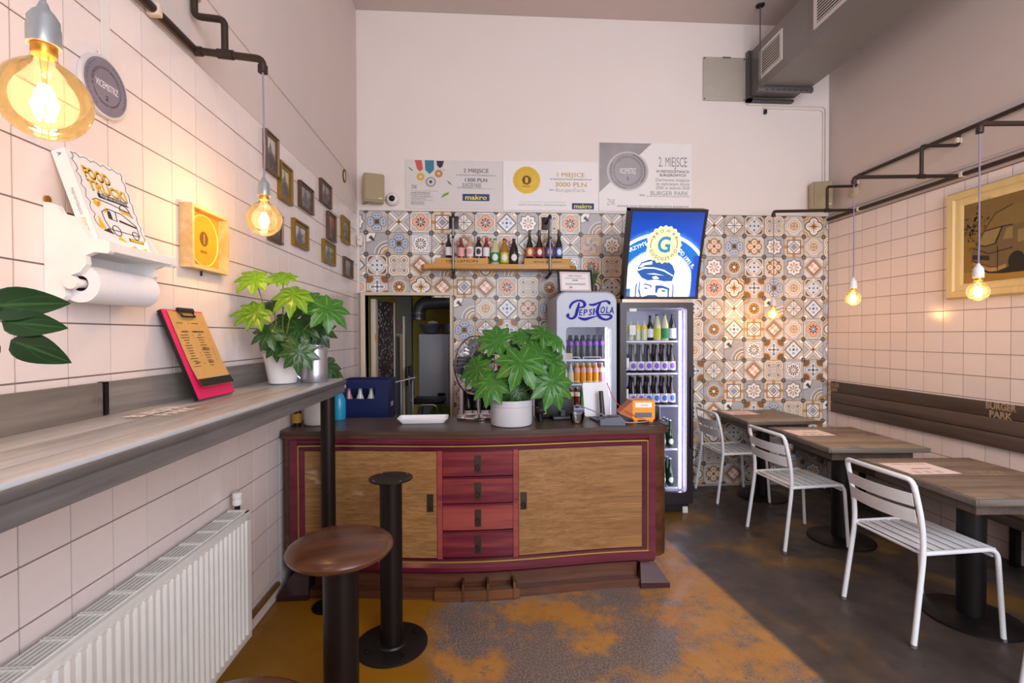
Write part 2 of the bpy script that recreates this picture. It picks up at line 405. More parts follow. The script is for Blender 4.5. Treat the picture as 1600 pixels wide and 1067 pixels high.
# ---- patchwork cement tiles on the back wall: sixteen printed designs
def patch_mat(i):
    m, t, p = newmat('patchwork_tile_%d' % i)
    u, v, w = coords(t, 'UV'); x = u*2-1; y = v*2-1
    ax, ay = abs(x), abs(y); d = ax+ay; mx = ax.mx(ay); mn = ax.mn(ay); r = (x*x+y*y).sq(); th = y.atan2(x)
    c4 = (th*4).cos(); c8 = (th*8).cos(); c12 = (th*12).cos()
    dg = abs(ax-ay)
    WH, LG, SL, BR, OC, BL, TN, PK = [H(q) for q in ('#e8e2dc', '#b9b2ab', '#45434a', '#7d5a38', '#b5854a', '#8597b5', '#cdb79c', '#dba58a')]
    bg = [LG, H('#c6bfb8'), TN, H('#a8a5a8')][i % 4]
    c = C(t, bg)
    def cir(cx, cy, fold=True):
        X_ = (ax if fold else x)-cx; Y_ = (ay if fold else y)-cy; return (X_*X_+Y_*Y_).sq()
    if i == 0:
        c = c.over(r < .98, H('#8a7450')).over(r < .90, LG).over(d < .92, SL).over(d < .82, WH).over((r < .55)*(c4 < -.2), LG).over(mn < .03, SL).over(d > .92, bg).over(d.band(1.15, .05), OC)
    elif i == 1:
        c = c.over(cir(1, 1) < .75, BL).over(cir(1, 1) < .55, TN).over(r < .74, WH).over(r < .68, TN).over(r.band(.48, .025), WH).over(r.band(.36, .02), BR).over((r < .3)*(mn < .02), BR).over(cir(1, 1).band(.68, .03), WH)
    elif i == 2:
        c = c.over(mn < .16, OC).over(mx < .70, SL).over(mx < .62, WH).over((ax.band(.5, .1))*(ay.band(.5, .1)), LG).over(d < .62, BR).over(d < .5, WH).over(d < .38, BL).over(d.band(.2, .03), OC)
    elif i == 3:
        c = c.over((mx < .9)*(d < 1.55), WH).over((mx < .84)*(d < 1.48), BR).over(r < .82, WH).over(r < .76, LG).over(mn < .05, WH).over(r < .6, H('#cfd2d6')).over(cir(.42, 0) < .09, SL).over(cir(0, .42) < .09, SL).over(r < .09, SL)
    elif i == 4:
        h1 = cir(.16, .58).mn(cir(.58, .16))
        c = c.over(h1 < .30, SL).over(h1 < .25, H('#b9c6d8')).over(h1 < .14, BL).over(mx < .24, BR).over(r < .17, SL).over(cir(.55, .55) < .07, PK)
    elif i == 5:
        c = c.over(cir(.8, .8) < .5, OC).over(cir(.8, .8) < .4, BR).over(r < .62+c4*.2, BL).over(r < .55+c4*.2, WH).over((r < .4+c4*.2)*(r > .3), BL).over((r < .2)*(mn < .06), SL).over(mn.band(.0, .03)*(r < .6), SL)
    elif i == 6:
        k = cir(.48, .48)
        c = c.over(k < .44, WH).over(k < .37, H('#9a8b80')).over(k < .27, WH).over(k < .19, H('#9a8b80')).over((cir(.48, .48) < .5)*(d < .75), LG).over(r.band(.2, .03), WH).over(cir(.2, 0).mn(cir(0, .2)) < .06, H('#9a8b80'))
    elif i == 7:
        s = mx+mn*.42; s2 = (d*.7071).mx(mx)
        c = c.over((mx < .66).m('MAXIMUM', d < .93), SL).over((mx < .59).m('MAXIMUM', d < .84), WH).over((r < .5)*(c8 > .0), BL).over((r < .5)*(c8 > .0)*(dg < .2), OC).over(r < .1, WH)
    elif i == 8:
        c = c.over(d < .95, SL).over(d < .82, WH).over((d < .72)*(mn > .06), H('#cfd6de')).over(cir(.36, 0).mn(cir(0, .36)) < .12, BL).over(r < .12, SL).over((d > 1.05)*(cir(.85, .85) < .4), WH).over((cir(.85, .85).band(.3, .04)), OC)
    elif i == 9:
        c = c.over(mx < .86, BL).over(mx < .8, WH).over(mx < .74, H('#cfc8c2')).over((mx < .62).m('MAXIMUM', d < .88), BL).over((mx < .57).m('MAXIMUM', d < .80), WH).over((r < .52)*(r > .2)*(c12 > -.15), SL).over(r < .12, LG)
    elif i == 10:
        k = cir(.44, 0).mn(cir(0, .44))
        c = c.over(k < .50, SL).over(k < .40, WH).over(k < .30, H('#dcd6d0')).over((mn < .14-mx*.2)*(mx < .6), OC).over((dg < .05)*(r < .42), OC).over(r < .16, BR).over(cir(1, 1).band(.42, .05), OC)
    elif i == 11:
        c = c.over(cir(1, 1) < .62, BL).over(cir(1, 1) < .5, OC).over(cir(1, 1) < .3, LG).over(r < .64, WH).over(r < .58, BR).over(r < .53, OC).over((r < .42)*(c8 > -.2), SL).over(r < .14, WH)
    elif i == 12:
        c = c.over(dg < .5, SL).over(dg < .43, WH).over(dg < .30, SL).over(dg < .25, LG).over((dg < .12), WH).over(d < .26, OC).over(d < .14, SL).over((dg > .5)*(d < 1.3)*(dg.band(.68, .03)), BL)
    elif i == 13:
        c = c.over(d < 1.02, OC).over(d < .9, H('#9f9288')).over(d < .74, SL).over(d < .64, PK).over(((x*9).sin()*(y*9).sin() > 0)*(d < .6), WH).over(cir(1, 1) < .45, WH).over(cir(1, 1) < .38, LG)
    elif i == 14:
        pw = ((th*4)+r*5).sin()
        c = c.over(mx < .88, OC).over(mx < .82, TN).over((mx < .74)*(pw > .1), H('#a5a3ab')).over((r < .5)*(c4 > .3), BL).over(r < .16, PK)
    elif i == 15:
        k = cir(1, -1, False); k2 = cir(-1, 1, False)
        c = c.over(k < 1.25, WH).over(k < 1.18, BL).over(k < 1.05, OC).over(k < .92, WH).over(k < .8, SL).over(k < .72, H('#c6bfb8')).over(k < .45, OC).over(k2 < .9, WH).over((cir(-.45, .45, False) < .3)*(c8 > 0), SL).over(k2.band(.9, .03), SL)
    elif i == 16:
        k = cir(.4, 0).mn(cir(0, .4))
        c = c.over(k < .48, WH).over(k < .42, BR).over(k < .37, PK).over((r < .44)*(c8 > -.1), SL).over((r < .2), BL).over(r < .08, WH).over(mx.band(.9, .025), WH)
    elif i == 17:
        k = cir(.42, 0).mn(cir(0, .42))
        c = c.over((k < .38).m('MAXIMUM', r < .5), BR).over((k < .33).m('MAXIMUM', r < .45), OC).over(k < .24, WH).over((k < .16), PK).over(r < .2, WH).over(d < .2, BR).over(cir(.5, .5) < .12, BR)
    c = c.over(d > 1.72, H('#352e33'))
    c = c.over(mx > .985, H('#a59a94'))
    f = (noise(t, 6, 4, kind='Object')-.5)*.22+(rnd(t)-.5)*.14+1.25
    setc(t, p, c.mul(f)); p.inputs['Roughness'].default_value = .33
    return m
PM = [patch_mat(i) for i in range(18)]
def uv_tile(w, h, u0, u1, v0, v1, mat):
    me = bpy.data.meshes.new('tile'); d = .008; e = .0012
    P = [(-w/2, 0, -h/2), (w/2, 0, -h/2), (w/2, 0, h/2), (-w/2, 0, h/2), (-w/2+e, -d, -h/2+e), (w/2-e, -d, -h/2+e), (w/2-e, -d, h/2-e), (-w/2+e, -d, h/2-e)]
    me.from_pydata(P, [], [(4, 5, 6, 7), (0, 1, 5, 4), (1, 2, 6, 5), (2, 3, 7, 6), (3, 0, 4, 7)])
    uv = me.uv_layers.new(); q = [(u0, v0), (u1, v0), (u1, v1), (u0, v1)]
    for pl in me.polygons:
        for li in pl.loop_indices: uv.data[li].uv = q[me.loops[li].vertex_index % 4]
    me.materials.append(mat); return me
BT = .205; cache = {}; last = {}
rows = 14; r_ = random.Random(3)
for k in range(rows):
    zt = 2.68-k*BT; zb = max(.004, zt-BT)
    for j in range(-1, 24):
        a = -1.095+j*BT; c_ = a+BT; x0 = max(a, XL+.008); x1 = min(c_, XR-.004)
        if x1-x0 < .012 or zt-zb < .01: continue
        pieces = [(x0, x1, zb, zt)]
        if zt > DZ+.03 and zb < DZ+.03 and x0 < DX1 and x1 > DX0: pieces = [(x0, x1, DZ+.03, zt)] if x1 <= DX1+.02 else [(x0, x1, zb, zt)]
        if zt <= DZ+.04 and x0 < DX1 and x1 > DX0-.1:
            pieces = [(max(x0, DX1+.025), x1, zb, zt)] if x1 > DX1+.04 else []
        opts = [q for q in range(18) if q not in (last.get(j), last.get(j-1), last.get(j+1), last.get('p'))]
        g = r_.choice(opts); last['p'] = g; last[j] = g
        for (p0, p1, q0, q1) in pieces:
            key = (g, round(p1-p0, 3), round(q1-q0, 3), round((p0-a)/BT, 2), round((q0-(zt-BT))/BT, 2))
            if key not in cache:
                cache[key] = uv_tile(p1-p0-.0015, q1-q0-.0015, (p0-a)/BT, (p1-a)/BT, (q0-(zt-BT))/BT, (q1-(zt-BT))/BT, PM[g])
            o = bpy.data.objects.new('tile', cache[key]); COL.objects.link(o); o.location = ((p0+p1)/2, YB+.008, (q0+q1)/2); o.parent = wall_back
# white plaster strip, corner profile and door casing
WHITE = M('white_paint', '#e6dfda', .45); CREAM = M('cream_paint', '#d9c9b3', .5)
b = B(); b.box(XL+.002, XR-.002, YB-.010, YB+.008, 2.68, 2.692); struct(b.ob('trim_1', WHITE, smooth=0))
b = B(); b.box(XL-.001, XL+.022, YB-.03, YB-.003, 1.9, 2.68, .004); struct(b.ob('trim_2', WHITE))
b = B(); b.box(DX0-.045, DX0, YB-.03, YB+.11, 0, DZ+.03, .004); b.box(DX1, DX1+.022, YB-.02, YB+.11, 0, DZ+.03, .004); b.box(DX0, DX1, YB-.03, YB+.11, DZ, DZ+.03, .004)
struct(b.ob('trim_3', CREAM))
b = B(); b.box(1.0, XR-.01, YB-.012, YB-.001, .001, .02); struct(b.ob('baseboard_back', M('pale_skirting', '#b9b2b2', .5), smooth=0))
# kitchen beyond the doorway
KW = M('kitchen_wall_paint', '#6f6a5a', .6); KY = M('kitchen_yellow_paint', '#b99a2e', .6)
b = B(); b.box(-2.0, -1.9, YB+.12, 7.5, 0, 2.5); struct(b.ob('wall_kitchen_left', KW, smooth=0))
b = B(); b.box(-2.0, 1.2, 7.4, 7.5, 0, 2.5); struct(b.ob('wall_kitchen_back', KY, smooth=0))
b = B(); b.box(1.1, 1.2, YB+.12, 7.5, 0, 2.5); struct(b.ob('wall_kitchen_right', KW, smooth=0))
b = B(); b.box(-2.0, 1.2, YB+.12, 7.5, 2.2, 2.3); struct(b.ob('ceiling_kitchen', M('kitchen_ceiling_paint', '#3f3c38', .7), smooth=0))
# ------------------------------------------------------------------ left side: bar ledge, radiator, lamps, things on the wall
DARKM = M('dark_steel', '#2c2523', .38, .75, var=.25, scale=9)
BLKM = M('black_metal', '#1a1718', .45, .3)
GREYWOODY = wood('weathered_grey_plank', '#8b8c90', '#bdbec2', 'y', 7, .40, 45, '#857a72')
GREYWOODX = wood('weathered_grey_board', '#6e6762', '#948d87', 'y', 7, .55, 45, '#574a42')
GREYEDGE = wood('dark_grey_edge', '#565150', '#787270', 'y', 9, .55, 60)
LZ, LX, LY1, LY0 = 1.262, -.775, 2.74, -.6
ledge = thing('bar_ledge', 'weathered grey plank bar ledge along the white tiled wall', 'bar counter', (-.97, 1.1, LZ))
def lpart(name, mat, x0, x1, y0, y1, z0, z1, bev=.003):
    b = B(); b.T = Matrix.Translation((.97, -1.1, -LZ)); b.box(x0, x1, y0, y1, z0, z1, bev); return b.ob(name, mat, ledge)
w = (LX-(XL+.025))/3
for i in range(3): lpart('plank', GREYWOODY, XL+.025+[0, .40, .76][i]*w*3+.0025, XL+.025+[.40, .76, 1][i]*w*3-.0025, LY0, LY1, LZ-.028, LZ-(.0 if i else .002))
b = B(); b.T = Matrix.Translation((.97, -1.1, -LZ)); b.box(XL+.004, XL+.026, 1.5315, 1.5465, LZ-.0, LZ+.10); b.ob('joint_cover', DARKM, ledge)
lpart('apron', GREYEDGE, LX-.03, LX+.004, LY0, LY1+.004, LZ-.078, LZ-.031)
lpart('apron', GREYEDGE, XL+.03, LX-.033, LY1-.026, LY1+.002, LZ-.078, LZ-.031)
lpart('seam_filler', M('seam_oak', '#8a6a48', .6), XL+.03, LX-.004, LY0, LY1-.003, LZ-.029, LZ-.0045, 0)
lpart('edge_bead', GREYEDGE, LX-.001, LX+.012, LY0, LY1+.008, LZ-.03, LZ-.010)
for a, c in ((LY0, .55), (.556, 1.530), (1.548, 2.69)): lpart('back_board', GREYWOODX, XL+.003, XL+.022, a, c, LZ-.02, LZ+.098)
b = B(); b.T = Matrix.Translation((.97, -1.1, -LZ)); b.tube([(-.842, 2.665, 0), (-.842, 2.665, LZ-.078)], .038, 20); post = b.ob('post', DARKM, ledge)
b = B(); b.T = Matrix.Translation((.97, -1.1, -LZ)); b.lathe([(.085, .0005), (.085, .006), (.075, .009)], 24, (-.86, 2.7, 0)); b.ob('post_foot', DARKM, ledge)
# stencilled logo, worn white print on the ledge
PRINTW = M('worn_white_print', '#f0ecea', .6, var=.35, scale=60)
def stencil(parent, mat, T, s=1.0):
    b = B(); old = Matrix()
    b.T = T
    text_into(b, 'BURGER', 0, .030*s, h=.045*s, w=.20*s, align='c', bold=.07)
    text_into(b, 'PARK', 0, -.030*s, h=.045*s, w=.15*s, align='c', bold=.07)
    return b.ob('stencil_print', mat, parent, 0, fix=False)
# flat on the top, reading along the wall
stencil(ledge, PRINTW, Matrix.Translation((-.97+.97, 1.58-1.1, .0012)) @ Matrix.Rotation(PI/2, 4, 'Z') @ Matrix.Rotation(-PI/2, 4, 'X'), 1.1)

# ---- radiator
rad = thing('radiator', 'white ribbed panel radiator under the bar ledge', 'radiator', (-1.12, 1.5, .06))
RW = M('radiator_enamel', '#e6e3de', .35); RZ0, RZ1, RX, RY0, RY1 = .135, .715, -1.055, .72, 2.24
def rpt(name, mat, fn, smooth=40):
    b = B(); b.T = Matrix.Translation((1.12, -1.5, -.06)); fn(b); return b.ob(name, mat, rad, smooth)
def rib(b):
    n = int((RY1-RY0-.06)/.0333); st = (RY1-RY0-.06)/n; P = []
    for i in range(n):
        y = RY0+.03+i*st
        for k, dx in ((0, 0), (.22, 0), (.36, .010), (.72, .010), (.86, 0)): P.append((RX+dx, y+k*st))
    P.append((RX, RY1-.03)); P += [(RX-.012, RY1-.03), (RX-.012, RY0+.03)]
    b.prism(P, RZ0+.035, RZ1-.035, 'xy')
rpt('rib_panel', RW, rib, 20)
rpt('panel_rim', RW, lambda b: (b.box(RX-.015, RX+.003, RY0, RY1, RZ1-.045, RZ1-.005, .003), b.box(RX-.015, RX+.003, RY0, RY1, RZ0, RZ0+.04, .003), b.box(RX-.015, RX+.002, RY0, RY0+.035, RZ0, RZ1-.005), b.box(RX-.015, RX+.002, RY1-.035, RY1, RZ0, RZ1-.005)))
rpt('side_panel', RW, lambda b: b.box(XL+.025, RX-.012, RY1-.012, RY1-.002, RZ0+.02, RZ1-.008, .002))
rpt('back_panel', RW, lambda b: b.box(XL+.018, XL+.024, RY0, RY1, RZ0, RZ1-.01))
def grille(b):
    n = 13
    for i in range(6):
        x = XL+.03+i*((RX-.016-XL-.03)/5); b.box(x, x+.0032, RY0+.01, RY1-.004, RZ1-.008, RZ1)
rpt('grille_bar', RW, grille)
rpt('slot_shade_fin', M('slot_shade_grey', '#4a4644', .6), lambda b: [b.box(x, x+.012, RY0+.02, RY1-.02, RZ0+.03, RZ1-.045) for x in (XL+.035, XL+.06, XL+.085)])  # dark plates added so the grille slots look shaded inside
for i in range(14):
    y = RY0+.02+i*(RY1-RY0-.04)/13; rpt('grille_cross_bar', RW, lambda b: (b.box(XL+.028, RX-.012, y-.007, y-.003, RZ1-.010, RZ1+.0015), b.box(XL+.028, RX-.012, y+.003, y+.007, RZ1-.010, RZ1+.0015)))
rpt('wall_bracket', RW, lambda b: [b.box(XL+.001, XL+.02, y, y+.03, RZ0+.05, RZ1-.05) for y in (.9, 2.0)])
rpt('foot_pipe', M('heating_pipe_paint', '#cfc8c2', .4), lambda b: b.tube(fillet([(XL+.05, RY1-.03, RZ0+.01), (XL+.05, RY1-.03, .06), (XL+.016, RY1-.03, .06)], .02), .009, 10))
tv = rpt('thermostat_valve', M('valve_white', '#ece8e4', .4), lambda b: b.lathe([(.019, .03), (.021, .035), (.021, .05), (.018, .053), (.018, .056), (.021, .06), (.021, .082), (.015, .088)], 20, (XL+.045, RY1+.03, RZ1-.02)))
b = B(); b.T = Matrix.Translation((1.12, -1.5, -.06)); b.tube(fillet([(XL+.045, RY1+.03, RZ1+.012), (XL+.045, RY1+.03, RZ1-.05), (XL+.045, RY1-.004, RZ1-.05)], .01), .012, 10); b.ob('valve_body', BLKM, tv)
# heating pipe low on the tiles
BRASSP = M('old_brown_pipe', '#7a5b2c', .45, .3, var=.3)
b = B(); b.tube([(XL+.02, -.5, .105), (XL+.02, 2.76, .105)], .014, 10); tag(b.ob('heating_pipe', BRASSP), 'brown painted heating pipe running low along the left tiled wall', 'pipe')

# ---- pipe-work and pendant lamps on both walls
PIPE = M('brown_pipe', '#3a2c25', .4, .4, var=.15); CLAMP = M('cream_clamp', '#d8c8b4', .5)
CORD = M('grey_fabric_cord', '#8b8398', .8); SOCK = M('grey_socket', '#a9b0b4', .35, .6); SOCKW = M('white_socket', '#e6e4e6', .4); BRASS = M('brass_cap', '#c08a3a', .35, .8)
BULB = glass('amber_bulb_glass', (1, .92, .74, 1), glow=.03, rough=.02)
FIL = emis('glowing_filament', '#ffc878', 60)
def lamp(name, label, group, p, top, sock, power, globe=.068):
    x, y, z = p
    t = thing(name, label, 'lamp', p, 0, group)
    g = globe
    b = B(); pr = [(.0001, -g)]+[(g*math.sin(a), -g*math.cos(a)) for a in [PI*k/14 for k in range(1, 12)]]
    pr = [q for q in pr if not (q[1] > 0 and q[0] < .030)]+[(.020, g*1.02), (.0165, g*1.25)]
    b.lathe(pr, 28, cap0=False, cap1=False); b.ob('bulb_glass', BULB, t, 180)
    b = B(); n = 6; cz = -g*.12
    for k in range(n):
        a = 2*PI*k/n
        b.tube([(math.cos(a)*.006, math.sin(a)*.006, cz+.034), (math.cos(a+.5)*.017, math.sin(a+.5)*.017, cz), (math.cos(a+1)*.010, math.sin(a+1)*.010, cz-.026)], .0030, 6)
    b.ob('filament', FIL, t)
    b = B(); b.tube([(0, 0, g*1.2), (0, 0, cz+.036)], [.007, .003], 8); b.ob('filament_stem', glass('lamp_stem_glass', (1, .85, .6, 1)) if 'lamp_stem_glass' not in MATS else MATS['lamp_stem_glass'], t)
    h = g*1.2; b = B(); b.lathe([(.017, h-.004), (.0185, h), (.0185, h+.018), (.016, h+.022)], 20); b.ob('brass_cap', BRASS, t)
    b = B(); b.lathe([(.024, h+.014), (.024, h+.045), (.0225, h+.048), (.0225, h+.06), (.016, h+.072), (.010, h+.078), (.006, h+.09)], 24); b.ob('socket', sock, t)
    b = B(); b.tube([(0, 0, h+.085), (.004, .001, h+.2), (.002, 0, (top-z)*.6), (0, 0, top-z)], .0038, 8); b.ob('cord', CORD, t)
    l = bpy.data.lights.new('bulb_light', 'POINT'); l.energy = power; l.color = (1, .60, .25); l.shadow_soft_size = .018
    o = bpy.data.objects.new('bulb_light', l); COL.objects.link(o); o.parent = t; o.location = (0, 0, cz-.005)
    return t
def elbow(b, p, r=.019): b.sphere(p, r, 10, 7)
pipes = thing('lamp_pipe_frame', 'brown pipe run with bracket arms above the left wall tiles', 'pipe', (XL+.02, 2.02, 2.65))
def pp(parent, name, pts, r=.0145, fl=.03, ends=()):
    b = B(); b.T = parent.matrix_basis.inverted(); b.tube(fillet(pts, fl), r, 12)
    for e in ends: b.cyl(e[0], e[1], r*1.3, n=14)
    return b.ob(name, PIPE, parent)
pipes.matrix_basis = Matrix.Translation((XL+.02, 2.02, 2.65))
LPZ, LAX = 2.648, -.885
pp(pipes, 'wall_pipe', [(XL+.025, -1.0, LPZ), (XL+.025, 2.02, LPZ)], .0155)
for yy, zt in ((2.02, 2.60), (.90, 2.60)):
    ax = LAX if yy > 1 else -.772
    pp(pipes, 'arm', [(XL+.025, yy, LPZ), (ax, yy, zt+.022), (ax, yy, zt-.03)], .0145, .03, [((XL+.022, yy, LPZ-.002), (XL+.05, yy, LPZ-.003)), ((-1.06, yy, 2.639), (-1.0, yy, 2.634)), ((ax, yy, zt-.005), (ax, yy, zt-.032))])
    pp(pipes, 'riser', [(-1.033, yy, 2.64), (-1.033, yy, 2.775), (XL+.022, yy, 2.785), (XL+.022, yy, 2.86)], .0135, .025)
    b = B(); b.T = pipes.matrix_basis.inverted(); b.lathe([(.026, 0), (.026, .012), (.02, .016)], 14, (XL+.02, yy, 2.855)); b.ob('wall_socket', CLAMP, pipes)
for yy in (1.78, 1.2): 
    b = B(); b.T = pipes.matrix_basis.inverted(); b.box(XL+.001, XL+.045, yy-.012, yy+.012, LPZ-.021, LPZ+.021, .003); b.ob('clamp', CLAMP, pipes)
lamp('pendant_lamp', 'round amber bulb on a grey cord above the towel holder', None, (-.772, .905, 1.918), 2.575, SOCK, 4)
lamp('pendant_lamp', 'round amber bulb on a grey cord beside the yellow medal frame', None, (LAX, 2.02, 1.975), 2.575, SOCK, 5)

# upper cable on the left wall
b = B(); b.tube([(XL+.002, -1.2, 2.975), (XL+.002, 4.3, 2.93), (XL+.002, 4.58, 2.70)], .006, 6); tag(b.ob('wall_cable', PL), 'thin painted cable clipped along the upper left wall', 'cable')

# ---- things hung on the left tiles (front faces -Y before turning)
LROT = PI/2
def lw(name, label, cat, y, z, group=None, d=0): return thing(name, label, cat, (XL+.001+d, y, z), LROT, group)
# silver medal plaque on a white ribbon
t = lw('medal_plaque', 'round silver-grey medal plaque on a white ribbon', 'plaque', 1.567, 2.268)
SILV = M('silver_print', '#8d8591', .35, .3, var=.3, scale=9)
def disc(b, r, y0, y1, n=40): b.prism([(r*math.cos(2*PI*i/n), r*math.sin(2*PI*i/n)) for i in range(n)], y0, y1)
DW = .092
part('rim', M('plaque_rim', '#d5d0d2', .35), t, lambda b: disc(b, DW, -.014, -.001))
part('face', SILV, t, lambda b: disc(b, DW-.008, -.016, -.0135))
DK = M('dark_print', '#2e2a30', .6); LTP = M('light_print', '#e6e2e6', .6); GRP = M('grey_print', '#6f6a72', .6)
def ringtxt(parent, mat, items, y):
    b = B()
    for s, r, h, a, up in items: ring_text(b, s, 0, 0, r, h, a, y, up)
    return b.ob('ring_lettering', mat, parent, 0, fix=False)
ringtxt(t, DK, [('W MISTRZOSTWACH BURGEROWYCH', .052, .007, PI/2, True), ('FOOD TRUCKÓW WARSZAWA', .058, .006, -PI/2, False)], -.0165)
text('lettering', 'VICEMISTRZ', t, LTP, 0, -.008, h=.020, w=.088, y=-.0166, align='c', bold=.03)
text('lettering', '2', t, DK, 0, -.040, h=.014, y=-.0166, align='c', bold=.03)
def laurel(b, r, y, a0, a1, n, s):
    for i in range(n):
        a = a0+(a1-a0)*i/(n-1); T = Matrix.Translation((r*math.cos(a), 0, r*math.sin(a))) @ Matrix.Rotation(-a, 4, 'Y')
        old = b.T; b.T = old @ T; b.add([(0, y, -s), (s*.5, y, 0), (0, y, s), (-s*.3, y, .2*s)], [(0, 1, 2, 3)]); b.T = old
part('laurel_print', GRP, t, lambda b: (laurel(b, .075, -.0165, -.5, 1.2, 11, .007), laurel(b, .075, -.0165, PI-.9, PI+1.0, 11, .006)), 0)
part('ribbon', WHITE, t, lambda b: b.box(.0, .034, -.003, -.0005, .085, .46), 0)
part('hook', WHITE, t, lambda b: b.tube([(-.015, -.002, .085), (-.015, -.008, .10), (-.015, -.002, .108)], .003, 6))
# shallow wooden box frame with golden medal
t = lw('framed_medal', 'shallow pale wooden box frame holding a golden first-place medal', 'picture frame', 2.075, 1.895)
PINE = wood('pale_pine', '#e0c79a', '#c9a468', 'x', 8, .5); GOLD = M('gold_print', '#e2b12e', .35, .35, var=.12); GOLDL = M('gold_print_light', '#f4dc86', .4, .2)
fw, fh, fd = .135, .125, .05
part('frame', PINE, t, lambda b: (b.box(-fw, fw, -fd, -.001, fh-.014, fh), b.box(-fw, fw, -fd, -.001, -fh, -fh+.014), b.box(-fw, -fw+.014, -fd, -.001, -fh+.014, fh-.014), b.box(fw-.014, fw, -fd, -.001, -fh+.014, fh-.014)))
part('backing', M('golden_card', '#d09a2a', .6), t, lambda b: b.box(-fw+.014, fw-.014, -.012, -.002, -fh+.014, fh-.014))
part('medal', GOLD, t, lambda b: disc(b, .105, -.017, -.0125)); part('medal_rim', GOLDL, t, lambda b: b.tube([(.105*math.cos(2*PI*i/40), -.017, .105*math.sin(2*PI*i/40)) for i in range(40)], .003, 6, True))
BRN = M('brown_print', '#6b4a16', .6)
part('medal_badge', BRN, t, lambda b: b.prism([((.032 if i % 2 else .027)*math.cos(2*PI*i/32), (.032 if i % 2 else .027)*math.sin(2*PI*i/32)+.008) for i in range(32)], -.0185, -.0172))
text('lettering', '1', t, GOLD, 0, -.012, h=.038, y=-.019, align='c', bold=.03); text('lettering', 'MISTRZ', t, BRN, 0, -.052, h=.011, w=.05, y=-.0176, align='c', bold=.02)
part('hook', BLKM, t, lambda b: b.cyl((0, -.006, -fh-.02), (0, -.006, -fh), .004))
# ten small framed photographs
GFR = M('gilt_frame', '#8a6a2a', .35, .55, var=.25, scale=40); BFR = M('bronze_frame', '#5c4634', .4, .35, var=.3, scale=40); OFR = M('ornate_brown_frame', '#70563c', .45, .3, var=.4, scale=60)
def photo_mat(name, a, c, sc):
    m, tt, p = newmat(name); x, y, z = coords(tt)
    n = noise(tt, sc, 5, rough=.7); n2 = noise(tt, sc*.35, 2)
    g = n*.6+n2*.4+(z*-2)
    cc = C(tt, H(a)).over(g.ramp(.42, .60), H(c)); cc = cc.over((abs(x)*9+abs(z+.01)*5+(n-.5)*.8).ramp(.45, .3)*.75, H('#2b2422'))
    setc(tt, p, cc); p.inputs['Roughness'].default_value = .2; return m
frs = [(2.660, 2.823, 2.397, 2.614, 'o', '#c9c0bb', 'group photograph in an ornate brown frame, highest of the wall pictures'),
       (2.838, 3.020, 2.290, 2.511, 'g', '#c9bda0', 'wide gilt frame around a pale print, next to the ornate frame'),
       (3.144, 3.390, 2.326, 2.494, 'b', '#8d8580', 'grey street photograph in a bronze frame right of the wide gilt frame'),
       (3.549, 3.787, 2.470, 2.639, 'b', '#97908a', 'small bronze frame with a dark photograph hanging at the tile top edge'),
       (2.700, 2.872, 2.026, 2.189, 'b', '#b19a70', 'brown framed picture half hidden behind the hanging amber bulb'),
       (3.035, 3.285, 2.064, 2.228, 'g', '#c2bcc4', 'pale family photograph in a thin light gilt frame above the leafy plant'),
       (3.699, 3.898, 2.233, 2.443, 'b', '#b0564a', 'upright reddish picture in a dark bronze frame'),
       (4.072, 4.289, 2.286, 2.503, 'g', '#8b8a78', 'upright gilt framed picture closest to the corner of the room'),
       (3.593, 3.873, 2.044, 2.212, 'g', '#8fa08a', 'greenish photograph in a bright gilt frame under the reddish picture'),
       (4.125, 4.389, 2.007, 2.170, 'b', '#77706c', 'lowest small dark framed photograph near the room corner')]
for i, (a, c, z0, z1, k, pc, lab) in enumerate(frs):
    hw, hh = (c-a)/2, (z1-z0)/2
    t = lw('framed_photo', lab, 'picture frame', (a+c)/2, (z0+z1)/2, 'framed photographs on the left tiles')
    m = {'o': OFR, 'g': GFR, 'b': BFR}[k]; fw = {'o': .022, 'g': .032, 'b': .020}[k]; dp = .022
    def frm(b):
        for T in (0, 1, 2, 3):
            L = hw if T % 2 == 0 else hh; O = hh if T % 2 == 0 else hw
            b.T = Matrix.Rotation(T*PI/2, 4, 'Y')
            prof = [(0, 0), (0, -dp), (fw*.35, -dp*1.1), (fw*.6, -dp*.7), (fw, -dp*.55), (fw, 0)]
            vs = []; 
            for sx in (-1, 1):
                for u, d in prof: vs.append((sx*(L-u), d-.001, O-u))
            n = len(prof); b.add(vs, [(j, (j+1) % n, n+(j+1) % n, n+j) for j in range(n)])
    part('frame', m, t, frm, 30)
    part('photograph', photo_mat('photo_%d' % i, pc, '#5a524e', 18+3*i), t, lambda b: b.box(-hw+fw*.8, hw-fw*.8, -.007, -.001, -hh+fw*.8, hh-fw*.8), 0)
t = lw('wall_vent_knob', 'small round dark pull set in the upper left wall', 'wall fitting', 4.19, 2.862, d=-.003)
part('ring', BRN, t, lambda b: b.tube([(.035*math.cos(2*PI*i/20), -.006, .05*math.sin(2*PI*i/20)) for i in range(20)], .006, 6, True)); part('plate', WHITE, t, lambda b: b.prism([(.033*math.cos(2*PI*i/20), .048*math.sin(2*PI*i/20)) for i in range(20)], -.005, -.001))
t = thing('wall_thermostat', 'small white rounded sensor box on the corner profile', 'sensor', (XL+.030, YB-.033, 2.39), 0)
part('body', WHITE, t, lambda b: b.box(-.026, .028, -.03, 0, -.05, .05, .012, 3)); part('slot', GRP, t, lambda b: b.box(-.012, .014, -.031, -.029, .0, .004))
